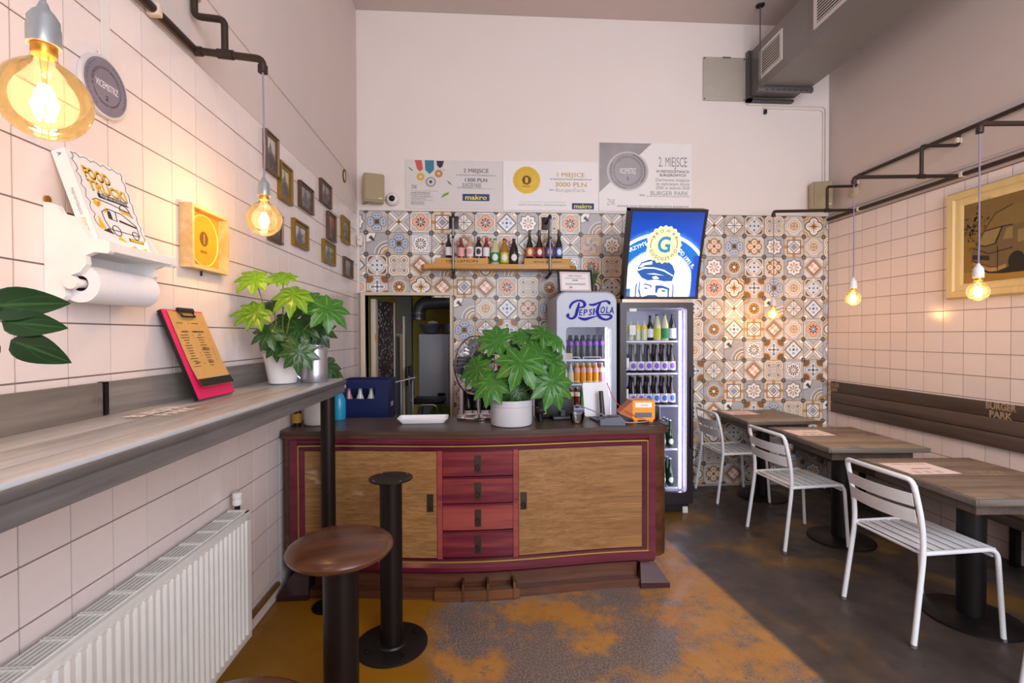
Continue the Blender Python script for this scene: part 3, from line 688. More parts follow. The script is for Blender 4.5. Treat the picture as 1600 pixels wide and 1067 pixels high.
# ---- paper towel holder with shelf, towel roll, book
HY0, HY1, HZ = 1.372, 1.640, 1.60
WL = M('white_lacquer', '#efece9', .35)
t = lw('towel_holder', 'white wooden paper towel holder with a small shelf on top', 'towel holder', (HY0+HY1)/2, HZ)
hw = (HY1-HY0)/2; SH = .135
def sidep(b, s):
    P = [(0, .0), (-.045, -.002), (-.055, .012), (-.050, .04), (-.062, .062), (-.092, .075), (-.108, .095), (-.105, .118), (-.130, .128), (-.162, .124), (-.168, .118+.012), (-.168, SH+.022), (-.150, SH+.028), (-.118, SH+.030), (-.100, SH+.055), (-.080, SH+.088), (-.048, SH+.095), (-.034, SH+.118), (-.014, SH+.125), (0, SH+.125)]
    x = s*hw; b.prism(P, x-.009, x+.009, 'yz')
for s in (-1, 1): part('side_panel', WL, t, lambda b: sidep(b, s), 30)
part('shelf', WL, t, lambda b: (b.box(-hw+.0095, hw-.0095, -.165, -.001, SH, SH+.012), b.box(-hw+.0095, hw-.0095, -.168, -.158, SH-.004, SH+.020)))
part('back_panel', WL, t, lambda b: b.box(-hw+.0095, hw-.0095, -.008, -.001, SH-.03, SH))
part('rod', WL, t, lambda b: b.cyl((-hw-.016, -.075, .045), (hw+.016, -.075, .045), .012, n=18)); part('rod_cap', WL, t, lambda b: b.cyl((-hw-.022, -.075, .045), (-hw-.009, -.075, .045), .018, n=20))
part('screw', BRASS, t, lambda b: b.cyl((-hw, -.006, SH+.135), (-hw, -.001, SH+.135), .010, n=12))
PAPER = M('tissue_paper', '#f0edf0', .9, var=.04, scale=80, bmp=.4)
t = lw('paper_towel_roll', 'white paper towel roll hanging in its wall holder', 'paper towel', (HY0+HY1)/2, HZ+.045)
def roll(b):
    R1, R0 = .052, .021; n = 36; L = hw-.012
    vs = []; fs = []
    for x in (-L, L):
        for R in (R1, R0):
            for i in range(n): a = 2*PI*i/n; vs.append((x, -.075+R*math.cos(a), R*math.sin(a)))
    for i in range(n):
        j = (i+1) % n; fs += [(i, j, 2*n+j, 2*n+i), (n+i, 3*n+i, 3*n+j, n+j), (i, n+i, n+j, j), (2*n+i, 2*n+j, 3*n+j, 3*n+i)]
    b.add(vs, fs)
part('roll', PAPER, t, roll); part('core', M('card_core', '#4a3a50', .8), t, lambda b: b.lathe([(.0205, -hw+.013), (.0205, hw-.013)], 24, T=Matrix.Translation((0, -.075, 0)) @ Matrix.Rotation(PI/2, 4, 'Y'), cap0=False, cap1=False))
# book leaning on the shelf: local x = along the wall, tilted back towards the wall
t = lw('cookbook', 'white and yellow food truck cookbook leaning on the towel holder shelf', 'book', 1.385, HZ+SH+.0245, d=.126)
BW, BH, BTK = .205, .27, .036; TI = Matrix.Rotation(-.33, 4, 'X')
PGS = M('book_pages', '#e9e4da', .8); COVER = M('book_cover_white', '#f2eff0', .3, var=.02)
def bp(name, mat, fn, sm=0):
    b = B(); b.T = TI; fn(b); return b.ob(name, mat, t, sm)
bp('pages', PGS, lambda b: b.box(.003, BW-.004, .002, BTK-.002, .003, BH-.003))
bp('cover', COVER, lambda b: (b.box(0, BW, -.0005, .0018, 0, BH), b.box(0, BW, BTK-.0018, BTK, 0, BH), b.box(-.002, .0018, -.0005, BTK, 0, BH)))
YEL = M('yellow_print', '#f2b90c', .5, var=.03); BK = M('black_print', '#1d1a1c', .6)
def book_art():
    y = -.0012
    b = B(); b.T = TI
    text_into(b, 'FOOD', .035+.003, .203-.003, h=.030, w=.095, y=y+.0002, bold=.05); text_into(b, 'TRUCKI', .035+.002, .165-.002, h=.030, w=.145, y=y+.0002, bold=.05)
    b.prism([(.06, .145), (.178, .145), (.170, .152), (.178, .160), (.06, .160)], y, y+.0004)
    # truck drawing, outlines
    def line(pts, r=.0012): b.tube([(p[0], y, p[1]) for p in pts], r, 4)
    line([(.03, .13), (.045, .138), (.10, .135), (.17, .125), (.175, .11)]); line([(.05, .10), (.075, .115), (.13, .112), (.178, .085), (.178, .05), (.06, .05), (.05, .075), (.05, .10)])
    line([(.075, .113), (.07, .085), (.10, .082), (.105, .112)]); line(arc(.085, .05, .016, 0, 2*PI, 12)); line(arc(.16, .05, .013, 0, 2*PI, 12)); line(arc(.15, .125, .02, 0, PI, 8)); line([(.13, .125), (.172, .125)])
    b.prism([(.07, .088), (.085, .084), (.085, .108), (.075, .110)], y, y+.0004); b.prism([(.03, .04), (.07, .035), (.055, .052)], y, y+.0004); b.prism([(.11, .083), (.18, .076), (.18, .082), (.112, .090)], y, y+.0004); b.prism([(.125, .026), (.185, .026), (.185, .036), (.125, .036)], y, y+.0004)
    line([(.015+.006*math.sin(k*2.2), .265-k*.012) for k in range(19)], .0008); line([(.195+.004*math.sin(k*2.2), .265-k*.012) for k in range(20)], .0008); line([(.02+k*.012, .262+.005*math.sin(k*2.2)) for k in range(15)], .0008)
    b.ob('cover_drawing', BK, t, 0, fix=False)
    b = B(); b.T = TI
    text_into(b, 'FOOD', .035, .203, h=.030, w=.095, y=y-.0006, bold=.035); text_into(b, 'TRUCKI', .035, .165, h=.030, w=.145, y=y-.0006, bold=.035)
    for P in ([(.02, .045), (.045, .045), (.03, .085)], [(.04, .11), (.055, .12), (.06, .135), (.045, .13)], [(.13, .118), (.17, .112), (.165, .122), (.135, .126)], [(.08, .022), (.11, .018), (.085, .038)], [(.13, .028), (.18, .028), (.18, .034), (.13, .034)], [(.12, .006), (.15, .004), (.14, .014)], [(.03, .12), (.043, .112), (.05, .124), (.036, .136)], [(.165, .006), (.19, .004), (.185, .014)], [(.06, .10), (.075, .104), (.07, .118)]):
        b.prism(P, y-.0006, y-.0001)
    b.ob('cover_lettering', YEL, t, 0, fix=False)
    b = B(); b.T = TI; text_into(b, 'PASJA NA KÓŁKACH', .119, .149, h=.008, w=.10, y=y-.0008, align='c', bold=.02); b.ob('cover_subtitle', COVER, t, 0, fix=False)
    # spine print runs down the spine (faces the viewer along -X)
    S = TI @ Matrix.Translation((-.0026, BTK*.5, 0)) @ Matrix.Rotation(-PI/2, 4, 'Z') @ Matrix.Rotation(PI/2, 4, 'Y')
    b = B(); b.T = S; text_into(b, 'PASJA NA KÓŁKACH', -.16, -.003, h=.007, w=.075); text_into(b, 'A', -.262, -.004, h=.010, bold=.05); b.ob('spine_lettering', GRP, t, 0, fix=False)
    b = B(); b.T = S; text_into(b, 'FOOD TRUCKI', -.075, -.006, h=.012, w=.06, bold=.02); b.ob('spine_title', YEL, t, 0, fix=False)
book_art()

# ---- menu clipboard leaning on the ledge
t = lw('menu_clipboard', 'pink-red clipboard with a kraft paper menu leaning on the ledge', 'clipboard', 1.92, LZ+.009, d=.152)
CI = Matrix.Rotation(-.375, 4, 'X'); cw, ch = .124, .352
def cp(name, mat, fn, sm=0):
    b = B(); b.T = CI; fn(b); return b.ob(name, mat, t, sm)
cp('board', M('pink_board', '#d81b5e', .4, var=.03), lambda b: b.box(-cw, cw, 0, .004, 0, ch)); cp('board_back', BLKM, lambda b: b.box(-cw, cw, .0042, .018, 0, ch))
KRAFT = M('kraft_paper', '#c39a5c', .8, var=.06, scale=30)
def kp(b):
    n = 8; vs = []
    for i in range(n+1):
        z = .040+(ch-.046)*i/n; yy = -.0022-.012*max(0, 1-i/3)**2
        vs += [(-cw+.022, yy, z), (cw-.004, yy, z)]
    b.add(vs, [(2*i, 2*i+1, 2*i+3, 2*i+2) for i in range(n)])
cp('menu_paper', KRAFT, kp, 60)
def kpband(b):
    vs = []
    for i in range(3):
        z = .041+.016*i; u = (z-.040)/(ch-.046)*8; yy = -.0035-.012*max(0, 1-u/3)**2; vs += [(-cw+.022, yy, z), (cw-.004, yy, z)]
    b.add(vs, [(0, 1, 3, 2), (2, 3, 5, 4)])
cp('menu_footer', BK, kpband)
b = B(); b.T = CI; y = -.0034
text_into(b, 'MENU', .008, ch-.062, h=.012, align='c', bold=.03)
for cx, zz, wd, s in ((-.048, .26, .04, 'BURGERY'), (.035, .26, .075, 'SUMMER BURGERS'), (.04, .19, .05, 'DODATKI'), (-.045, .135, .03, 'SOSY'), (.04, .135, .035, 'NAPOJE'), (-.035, .105, .035, 'PIWA'), (.045, .105, .03, 'WINA')): text_into(b, s, cx, zz, h=.007, w=wd, y=y, align='c', bold=.04)
rr = random.Random(5)
for z in [.298]+[.25-.0105*i for i in range(16)]:
    for cx in (-.05, .045):
        wd = rr.uniform(.02, .05); b.box(cx-wd/2-.01, cx+wd/2-.01, y-.0002, y, z-.0011, z+.0011)
        if rr.random() > .5: b.box(cx+.04, cx+.046, y-.0002, y, z-.001, z+.001)
b.T = CI; b.ob('menu_print', M('menu_ink', '#4a3520', .8), t, 0, fix=False)
cp('clip', M('clip_steel', '#3d3836', .3, .8), lambda b: (b.box(-.05, .05, -.014, -.003, ch-.012, ch+.006, .003), b.tube(fillet([(-.045, -.01, ch-.008), (-.04, -.012, ch-.03), (.04, -.012, ch-.03), (.045, -.01, ch-.008)], .008), .004, 8)), 40)
# ------------------------------------------------------------------ plants
def leaf_mat(name, c, v, under=.25, rough=.32):
    m, t, p = newmat(name); u, w, z = coords(t, 'UV')
    vein = (abs(u-.5)+ (w*0)).ramp(.07, .01); side = ((w*14+abs(u-.5)*-7)*2).sin().ramp(.88, 1)*.35
    n = noise(t, 30, 3)
    cc = C(t, H(c)).mul((n-.5)*.3+(rnd(t)-.5)*.35+1).over(vein.mx(side)*.65, H(v))
    setc(t, p, cc); p.inputs['Roughness'].default_value = rough
    out = t.nodes['Material Output']; tl = t.nodes.new('ShaderNodeBsdfTranslucent'); t.links.new(cc.k, tl.inputs[0])
    mx = t.nodes.new('ShaderNodeMixShader'); mx.inputs[0].default_value = under; t.links.new(p.outputs[0], mx.inputs[1]); t.links.new(tl.outputs[0], mx.inputs[2]); t.links.new(mx.outputs[0], out.inputs[0])
    return m
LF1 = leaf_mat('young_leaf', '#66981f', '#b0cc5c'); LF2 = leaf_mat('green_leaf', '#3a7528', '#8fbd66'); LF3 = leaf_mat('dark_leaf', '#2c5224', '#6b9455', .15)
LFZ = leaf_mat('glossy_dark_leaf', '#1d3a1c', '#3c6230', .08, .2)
STEM = M('green_stem', '#6f8436', .5)
def palm_leaf(mat, n=8, droop=.25, seed=0, fold=.05):
    rg = random.Random(seed); me = bpy.data.meshes.new('leaf'); vs = []; fs = []; uvs = []
    S = [0, .16, .34, .44, .56, .68, .80, .90, 1]; Wd = [.03, .12, .195, .185, .19, .175, .13, .07, .002]
    for k in range(n):
        a = math.radians(-148+296*k/(n-1))+rg.uniform(-.05, .05); L = 1-.30*abs(a/2.58)**1.5+rg.uniform(-.06, .06)
        ca, sa = math.sin(a), math.cos(a); base = len(vs)
        for i, (s, w) in enumerate(zip(S, Wd)):
            tooth = 1+(.12 if i % 2 else -.06)*(1 if 3 < i < 8 else 0)
            for e in (-1, 0, 1):
                x = ca*s*L+sa*e*w*tooth; y = sa*s*L-ca*e*w*tooth
                z = -droop*(s*L)**2+(fold*abs(e)*min(1, s*3))*.8+.012*math.sin(7*s+k)
                vs.append((x, y, z)); uvs.append((.5+e*.5, s))
        for i in range(len(S)-1):
            for e in (0, 1): fs.append((base+3*i+e, base+3*i+e+1, base+3*i+4+e, base+3*i+3+e))
    me.from_pydata(vs, [], fs); uv = me.uv_layers.new()
    for l in me.loops: uv.data[l.index].uv = uvs[l.vertex_index]
    me.materials.append(mat); me.shade_smooth(); return me
LEAF = {}
def leafobj(parent, kind, p, R, nrm, tip, seed):
    key = (kind, seed % 4)
    if key not in LEAF: LEAF[key] = palm_leaf({1: LF1, 2: LF2, 3: LF3}[kind], 8 if seed % 2 else 9, [.25, .4, .3, .5][seed % 4], seed)
    o = bpy.data.objects.new('leaf', LEAF[key]); COL.objects.link(o); o.parent = parent
    n = Vector(nrm).normalized(); t = Vector(tip); t = (t-n*t.dot(n)).normalized(); x = t.cross(n)
    o.matrix_basis = Matrix(((x.x, t.x, n.x, p[0]), (x.y, t.y, n.y, p[1]), (x.z, t.z, n.z, p[2]), (0, 0, 0, 1))) @ Matrix.Diagonal((R, R, R, 1))
    return o
def petiole(parent, a, c):
    a, c = Vector(a), Vector(c); mid = (a+c)/2+Vector(((c.x-a.x)*.15, (c.y-a.y)*.15, .03+.1*abs(c.x-a.x)))
    b = B(); b.tube([a, a*.6+mid*.4+Vector((0, 0, .01)), mid, c], [.0045, .004, .0035, .0025], 6); b.ob('petiole', STEM, parent)
# plant on the ledge (offsets measured from the pot base)
WPOT = M('white_ceramic', '#efecec', .3); 
t = thing('potted_fatsia', 'leafy plant with light green palmate leaves in a white pot on the ledge', 'potted plant', (-1.0, 2.47, LZ+.001))
part('pot', WPOT, t, lambda b: b.lathe([(.058, 0), (.064, .004), (.086, .135), (.090, .150), (.084, .150), (.078, .12)], 28, cap1=False)); part('soil', M('soil', '#2a211c', .9), t, lambda b: b.lathe([(.001, .128), (.081, .130)], 24, cap0=False, cap1=False))
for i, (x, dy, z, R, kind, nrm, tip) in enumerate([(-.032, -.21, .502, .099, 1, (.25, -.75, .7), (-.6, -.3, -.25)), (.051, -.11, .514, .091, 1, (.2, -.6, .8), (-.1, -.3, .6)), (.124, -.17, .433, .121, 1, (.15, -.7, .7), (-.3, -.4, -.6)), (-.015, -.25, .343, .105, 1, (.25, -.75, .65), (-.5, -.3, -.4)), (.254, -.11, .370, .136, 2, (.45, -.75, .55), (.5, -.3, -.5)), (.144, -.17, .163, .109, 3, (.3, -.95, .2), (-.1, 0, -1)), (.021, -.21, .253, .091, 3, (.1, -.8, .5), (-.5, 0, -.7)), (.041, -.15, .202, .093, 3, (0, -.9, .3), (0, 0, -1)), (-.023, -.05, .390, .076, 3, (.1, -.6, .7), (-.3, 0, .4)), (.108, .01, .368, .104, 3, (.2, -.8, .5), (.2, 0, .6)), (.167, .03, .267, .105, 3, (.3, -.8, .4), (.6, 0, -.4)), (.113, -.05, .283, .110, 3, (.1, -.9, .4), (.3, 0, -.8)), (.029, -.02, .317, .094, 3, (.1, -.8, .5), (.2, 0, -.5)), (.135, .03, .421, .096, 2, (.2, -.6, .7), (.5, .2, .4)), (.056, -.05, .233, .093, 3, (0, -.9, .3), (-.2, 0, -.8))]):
    leafobj(t, kind, (x, dy, z), R, nrm, tip, i*3+1); petiole(t, (0, 0, .13), (x, dy, z))
# galvanised can with a second plant behind it
GALV = M('galvanised_steel', '#b9bcc4', .28, .85, var=.2, scale=6)
t = thing('milk_can', 'galvanised steel can beside the white pot on the ledge', 'can', (-.868, 2.54, LZ+.001))
part('body', GALV, t, lambda b: b.lathe([(.066, 0), (.068, .004), (.066, .05), (.063, .16), (.0625, .175), (.058, .18), (.0625, .185), (.062, .19), (.056, .2), (.044, .225), (.043, .24), (.038, .24), (.036, .2)], 32, cap1=False)); part('handle', GALV, t, lambda b: b.tube(fillet([(-.064, -.02, .02), (-.095, -.03, .05), (-.09, -.03, .14), (-.06, -.02, .17)], .03), .007, 8))
# ---- plant whose twig reaches into view at the left edge
t = thing('leafy_plant', 'plant with dark glossy oval leaves on the ledge before the towel holder', 'potted plant', (-1.03, .62, LZ+.001))
part('pot', WPOT, t, lambda b: b.lathe([(.05, 0), (.07, .11), (.064, .112), (.06, .1)], 24, cap1=False)); part('soil', MATS['soil'], t, lambda b: b.lathe([(.001, .095), (.061, .096)], 20, cap0=False, cap1=False))
def oval(mat):
    me = bpy.data.meshes.new('leaf'); vs = []; fs = []; uvs = []
    for i in range(11):
        s = i/10; w = .30*math.sin(PI*min(1, s**.8))**.75*(1-.35*s)+.002
        for e in (-1, -.5, 0, .5, 1): vs.append((w*e, s, .10*abs(e)*w*2-.10*(s-.3)**2)); uvs.append((.5+e*.5, s*.3))
    for i in range(10):
        for e in range(4): fs.append((5*i+e, 5*i+e+1, 5*i+6+e, 5*i+5+e))
    me.from_pydata(vs, [], fs); uv = me.uv_layers.new()
    for l in me.loops: uv.data[l.index].uv = uvs[l.vertex_index]
    me.materials.append(mat); me.shade_smooth(); return me
OV = oval(LFZ)
def twig(root, top, n, seed):
    a, c = Vector(root), Vector(top); rg = random.Random(seed); mid = (a+c)/2+Vector((0, 0, .06)); P = [a*(1-u)**2+mid*2*u*(1-u)+c*u*u for u in [i/10 for i in range(11)]]
    b = B(); b.tube(P, [.006-.0035*i/10 for i in range(11)], 6); b.ob('twig', STEM, t)
    return P
def ovl(p, tip, nrm, L):
    o = bpy.data.objects.new('leaf', OV); COL.objects.link(o); o.parent = t
    n = Vector(nrm).normalized(); q = Vector(tip); q = (q-n*q.dot(n)).normalized(); x = q.cross(n)
    o.matrix_basis = Matrix(((x.x, q.x, n.x, p[0]), (x.y, q.y, n.y, p[1]), (x.z, q.z, n.z, p[2]), (0, 0, 0, 1))) @ Matrix.Diagonal((L, L, L, 1))
twig((0, 0, .09), (.225, .23, .29), 0, 1)
for p, tip, L in (((.200, .23, .288), (1, .0, .16), .117), ((.231, .23, .262), (1, .0, -.03), .090), ((.243, .232, .232), (.9, .0, -.36), .095), ((.218, .228, .235), (-.1, .0, -1), .075)): ovl(p, tip, (.25, -.92, .3), L)
for i, (x, y, z) in enumerate(((-.05, .1, .3), (-.1, -.05, .33), (.02, -.12, .3))):
    P = twig((0, 0, .09), (x, y, z), 6, i+3)
    for k in (4, 6, 8, 10): ovl(P[k], (math.cos(i*2+k*2), math.sin(i*2+k*2), .3), (.1, -.5, .8), .09)

# ------------------------------------------------------------------ stools
SEATW = wood('stool_walnut', '#40251b', '#66412d', 'x', 5, .26, 25)
def stool(label, x, y, seat=True, zs=.70, tube_r=.064, base_r=.17):
    t = thing('bar_stool', label, 'stool', (x, y, 0), .3)
    part('base', BLKM if not seat else DARKM, t, lambda b: b.lathe([(base_r, .001), (base_r, .009), (base_r-.006, .012), (.075, .014), (.070, .022)], 40))
    part('bolt', DARKM, t, lambda b: [b.lathe([(.012, .012), (.012, .018), (.006, .021)], 8, (.125*math.cos(a), .125*math.sin(a), 0)) for a in (.3, 1.87, 3.44, 5.0)])
    top = zs-.064 if seat else zs
    part('column', DARKM, t, lambda b: b.lathe([(tube_r, .014), (tube_r, top)], 28))
    if seat: part('seat', SEATW, t, lambda b: b.lathe([(.10, top-.008), (.150, top-.005), (.178, top+.004), (.190, top+.016), (.193, top+.026), (.188, top+.036), (.172, top+.046), (.14, top+.055), (.09, top+.061), (.001, top+.064)], 48, cap1=False))
    else:
        part('top_plate', DARKM, t, lambda b: b.lathe([(.104, top), (.104, top+.006), (.101, top+.007)], 36)); part('screw', M('bright_screw', '#b9b4b0', .3, .8), t, lambda b: [b.lathe([(.004, top+.007), (.004, top+.009)], 8, (.09*math.cos(a), .09*math.sin(a), 0)) for a in (.4, 1.97, 3.54, 5.1)])
    return t
stool('dark steel stool column with a bare round plate and no seat', -.445, 2.345, False, .808, .053, .172)
stool('dark steel bar stool with a worn brown wooden seat before the bare column', -.535, 1.83, True, .745, .064, .17)
stool('bar stool with a brown wooden seat standing right beside the white radiator', -.50, .912, True, .765, .064, .17)

# ------------------------------------------------------------------ sideboard counter
CW1 = wood('rosewood_veneer', '#7b5a34', '#9c7746', 'x', 5, .35, 38, None)
def veneer():
    m, t, p = newmat('honey_veneer')
    g = noise(t, 55, 5, (.012, 1, 1), rough=.65); g2 = noise(t, 200, 3, (.010, 1, 1)); sc = noise(t, 2.2, 4, off=8); st = noise(t, 24, 4, (.3, 1, 1), off=5)
    c = C(t, H('#80592f')).over(g.ramp(.2, .8), H('#a97d4c')).over(g2.ramp(.42, .70)*.5, H('#5f4226'))
    c = c.over(sc.ramp(.58, .68)*st.ramp(.5, .62)*.45, H('#d8c6a8'))
    setc(t, p, c); p.inputs['Roughness'].default_value = .38; bump(t, p, g2, .08, .001); return m
VEN = veneer()
RED = wood('red_mahogany', '#5f182a', '#984640', 'x', 9, .3, 45); MAR = wood('maroon_lacquer', '#4a0f22', '#6b2233', 'x', 4, .22, 30); BRW = wood('brown_lacquer', '#4d2c1e', '#6b4230', 'x', 5, .28, 40); TOPW = wood('dark_counter_top', '#3f2d25', '#5a463a', 'x', 6, .35, 50)
ENDW = wood('dark_rosewood_end', '#4b2c1c', '#74492c', 'x', 7, .3, 40)
INLAY = M('brass_inlay', '#c9a55a', .3, .6); PULL = M('antique_pull', '#4a4038', .4, .7, var=.3, scale=60); SHADOWGAP = M('dark_recess_wood', '#1d100d', .6)
CC, CH = -.045, 1.065
def yf(x):
    u = max(-1, min(1, (x-CC)/.98)); return 2.802-.075*(.5+.5*math.cos(PI*u))
cab = thing('sideboard_counter', 'large bow-front vintage sideboard used as the service counter', 'counter', (CC, 3.0, 0))
def strip(b, x0, x1, z0, z1, off, th, n=None, f=yf, bev=0):        # slab that follows the bowed front, standing proud by off
    n = n or max(2, int((x1-x0)/.05)); vs = []; fs = []
    for i in range(n+1):
        x = x0+(x1-x0)*i/n; y = f(x)-off
        vs += [(x, y+bev, z0), (x, y, z0+bev), (x, y, z1-bev), (x, y+bev, z1), (x, y+th, z1), (x, y+th, z0)]
    k = 6
    for i in range(n):
        for j in range(k): fs.append((i*k+j, (i+1)*k+j, (i+1)*k+(j+1) % k, i*k+(j+1) % k))
    fs += [tuple(range(k)), tuple(reversed(range(n*k, n*k+k)))]
    b.add(vs, fs)
def cpart(name, mat, fn, parent=None, sm=35):
    b = B(); b.T = Matrix.Translation((-CC, -3.0, 0)); fn(b); return b.ob(name, mat, parent or cab, sm)
def outline(inset=0, back=3.24, n=40):
    xa, xb = CC-CH-.052+inset, CC+CH+.13-inset; P = []
    xs = [CC-CH+(2*CH)*i/n for i in range(n+1)]
    P = [(x, yf(x)+inset) for x in xs if xa+.02 < x < xb-.13]
    P += [(xb-.12, yf(xb)+inset), (xb-.07, yf(xb)+inset+.014), (xb-.03, yf(xb)+inset+.048), (xb-.008, yf(xb)+inset+.10), (xb, yf(xb)+inset+.16), (xb, back), (xa, back), (xa, yf(xa)+inset+.05), (xa+.012, yf(xa)+inset+.012)]
    return P
cpart('body', ENDW, lambda b: b.prism(outline(.012), .165, .915, 'xy'))
cpart('top', TOPW, lambda b: b.prism(outline(.0), .932, .955, 'xy'))
cpart('top_edge', BRW, lambda b: b.prism(outline(-.004), .912, .9315, 'xy'))
FX0, FX1 = -1.075, 1.005
cpart('top_rail', MAR, lambda b: strip(b, FX0, FX1, .878, .911, .012, .03, bev=.009)); cpart('bottom_rail', MAR, lambda b: strip(b, FX0, FX1+.01, .150, .210, .030, .05, bev=.019))
cpart('brass_inlay', INLAY, lambda b: (strip(b, FX0+.02, FX1-.02, .868, .874, .006, .02), strip(b, FX0+.02, FX1-.02, .211, .217, .012, .02), strip(b, FX0+.020, FX0+.026, .217, .868, .006, .02, 2), strip(b, FX1-.026, FX1-.02, .217, .868, .006, .02, 2)))
cpart('inner_rail', MAR, lambda b: (strip(b, FX0+.027, FX1-.027, .845, .866, .002, .02), strip(b, FX0+.027, FX1-.027, .219, .232, .004, .02)))
for x in (FX0-.02, FX1-.02): cpart('stile', MAR, lambda b: strip(b, x, x+.04, .158, .911, .014, .03, 3, bev=.008))
for x in (FX0+.028, FX1-.058): cpart('inner_stile', MAR, lambda b: strip(b, x, x+.03, .232, .845, .001, .02, 3))
DL0, DL1, DR0, DR1 = FX0+.060, -.262, .205, FX1-.060
def pull(parent, x, z, ring=True):
    o = cpart('handle', PULL, lambda b: (strip(b, x-.017, x+.017, z-.047, z+.047, .006, .010, 2), b.T and None), parent)
    cpart('ring_pull', PULL, lambda b: b.tube([(x+.009*math.cos(a), yf(x)-.009, z-.012+.018*math.sin(a)) for a in [2*PI*i/16 for i in range(16)]], .0028, 6, True), o)
    return o
d = cpart('door', VEN, lambda b: strip(b, DL0, DL1, .236, .842, .004, .02)); 
cpart('handle', PULL, lambda b: strip(b, DL1-.055, DL1-.019, .50, .60, .008, .005, 2), d); cpart('ring_pull', PULL, lambda b: b.tube([(DL1-.037+.010*math.cos(2*PI*i/16), yf(DL1)-.014, .525+.018*math.sin(2*PI*i/16)) for i in range(16)], .003, 6, True), d)
d = cpart('door', VEN, lambda b: strip(b, DR0, DR1, .236, .842, .004, .02))
cpart('handle', PULL, lambda b: strip(b, DR0+.010, DR0+.046, .50, .60, .008, .005, 2), d); cpart('ring_pull', PULL, lambda b: b.tube([(DR0+.028+.010*math.cos(2*PI*i/16), yf(DR0)-.014, .525+.018*math.sin(2*PI*i/16)) for i in range(16)], .003, 6, True), d)
for x in (DL1+.003, DR0-.032): cpart('drawer_stile', RED, lambda b: strip(b, x, x+.029, .232, .845, .008, .02, 2))
zs = [(.700, .838), (.545, .685), (.392, .532), (.240, .378)]
for z0, z1 in zs:
    d = cpart('drawer', RED, lambda b: strip(b, DL1+.034, DR0-.034, z0, z1, .004, .02, 6, bev=.003))
    xm = (DL1+DR0)/2
    cpart('handle', PULL, lambda b: strip(b, xm-.018, xm+.018, (z0+z1)/2-.049, (z0+z1)/2+.049, .009, .005, 2), d); cpart('ring_pull', PULL, lambda b: b.tube([(xm+.009*math.cos(2*PI*i/16), yf(xm)-.015, (z0+z1)/2-.018+.02*math.sin(2*PI*i/16)) for i in range(16)], .003, 6, True), d)
for (z0, z1) in ((.688, .697), (.535, .542), (.381, .389)): cpart('drawer_rail', MAR, lambda b: strip(b, DL1+.033, DR0-.033, z0, z1, .007, .02, 6))
# plinth
cpart('plinth_panel', BRW, lambda b: strip(b, -.98, .93, .045, .157, -.045, .02)); 
cpart('plinth_base', BRW, lambda b: strip(b, -1.0, .98, .001, .046, .012, .07)); cpart('plinth_block', ENDW, lambda b: strip(b, -.275, .205, .001, .058, .035, .05, bev=.004))
for x in (-.12, .02, .17): cpart('plinth_fluting', ENDW, lambda b: strip(b, x, x+.012, .001, .10, .041, .12, 2, bev=.003))
def foot(b, s):
    x0 = .93 if s > 0 else -.99; x1 = 1.085 if s > 0 else -1.145; y0 = 2.80
    b.add([(x0+.02*s, y0+.045, .157), (x1-.07*s, y0+.055, .157), (x1-.07*s, y0+.30, .157), (x0+.02*s, y0+.30, .157), (x0-.0*s, y0-.035, .035), (x1+.02*s, y0-.035, .030), (x1+.02*s, y0+.30, .030), (x0, y0+.30, .035), (x0, y0-.035, .001), (x1+.02*s, y0-.035, .001), (x1+.02*s, y0+.3, .001), (x0, y0+.3, .001)],
          [(0, 1, 2, 3), (0, 4, 5, 1), (1, 5, 6, 2), (2, 6, 7, 3), (3, 7, 4, 0), (4, 8, 9, 5), (5, 9, 10, 6), (6, 10, 11, 7), (7, 11, 8, 4), (8, 11, 10, 9)])
FTW = wood('dark_foot_wood', '#2f1418', '#4a2228', 'x', 4, .4, 30)
cpart('foot', FTW, lambda b: foot(b, 1)); cpart('foot', FTW, lambda b: foot(b, -1))
CT = .9562
# ------------------------------------------------------------------ on the counter
t = thing('foam_tray', 'white foam food tray lying on the counter', 'tray', (-.372, 3.04, CT), .02)
FOAM = M('white_foam', '#f2f1f6', .5, var=.02)
def trayf(b):
    o = rrect(-.155, .155, -.075, .075, .02); i1 = rrect(-.135, .135, -.055, .055, .015); bo = rrect(-.13, .13, -.05, .05, .015); n = len(o)
    rings = [[(x, y, 0) for x, y in bo], [(x, y, .030) for x, y in o], [(x, y, .034) for x, y in o], [(x*.97, y*.95, .034) for x, y in o], [(x, y, .006) for x, y in i1]]
    b.add([p for r in rings for p in r], [(k*n+i, k*n+(i+1) % n, (k+1)*n+(i+1) % n, (k+1)*n+i) for k in range(4) for i in range(n)]+[tuple(range(n)), tuple(range(4*n, 5*n))])
part('tray', FOAM, t, trayf)
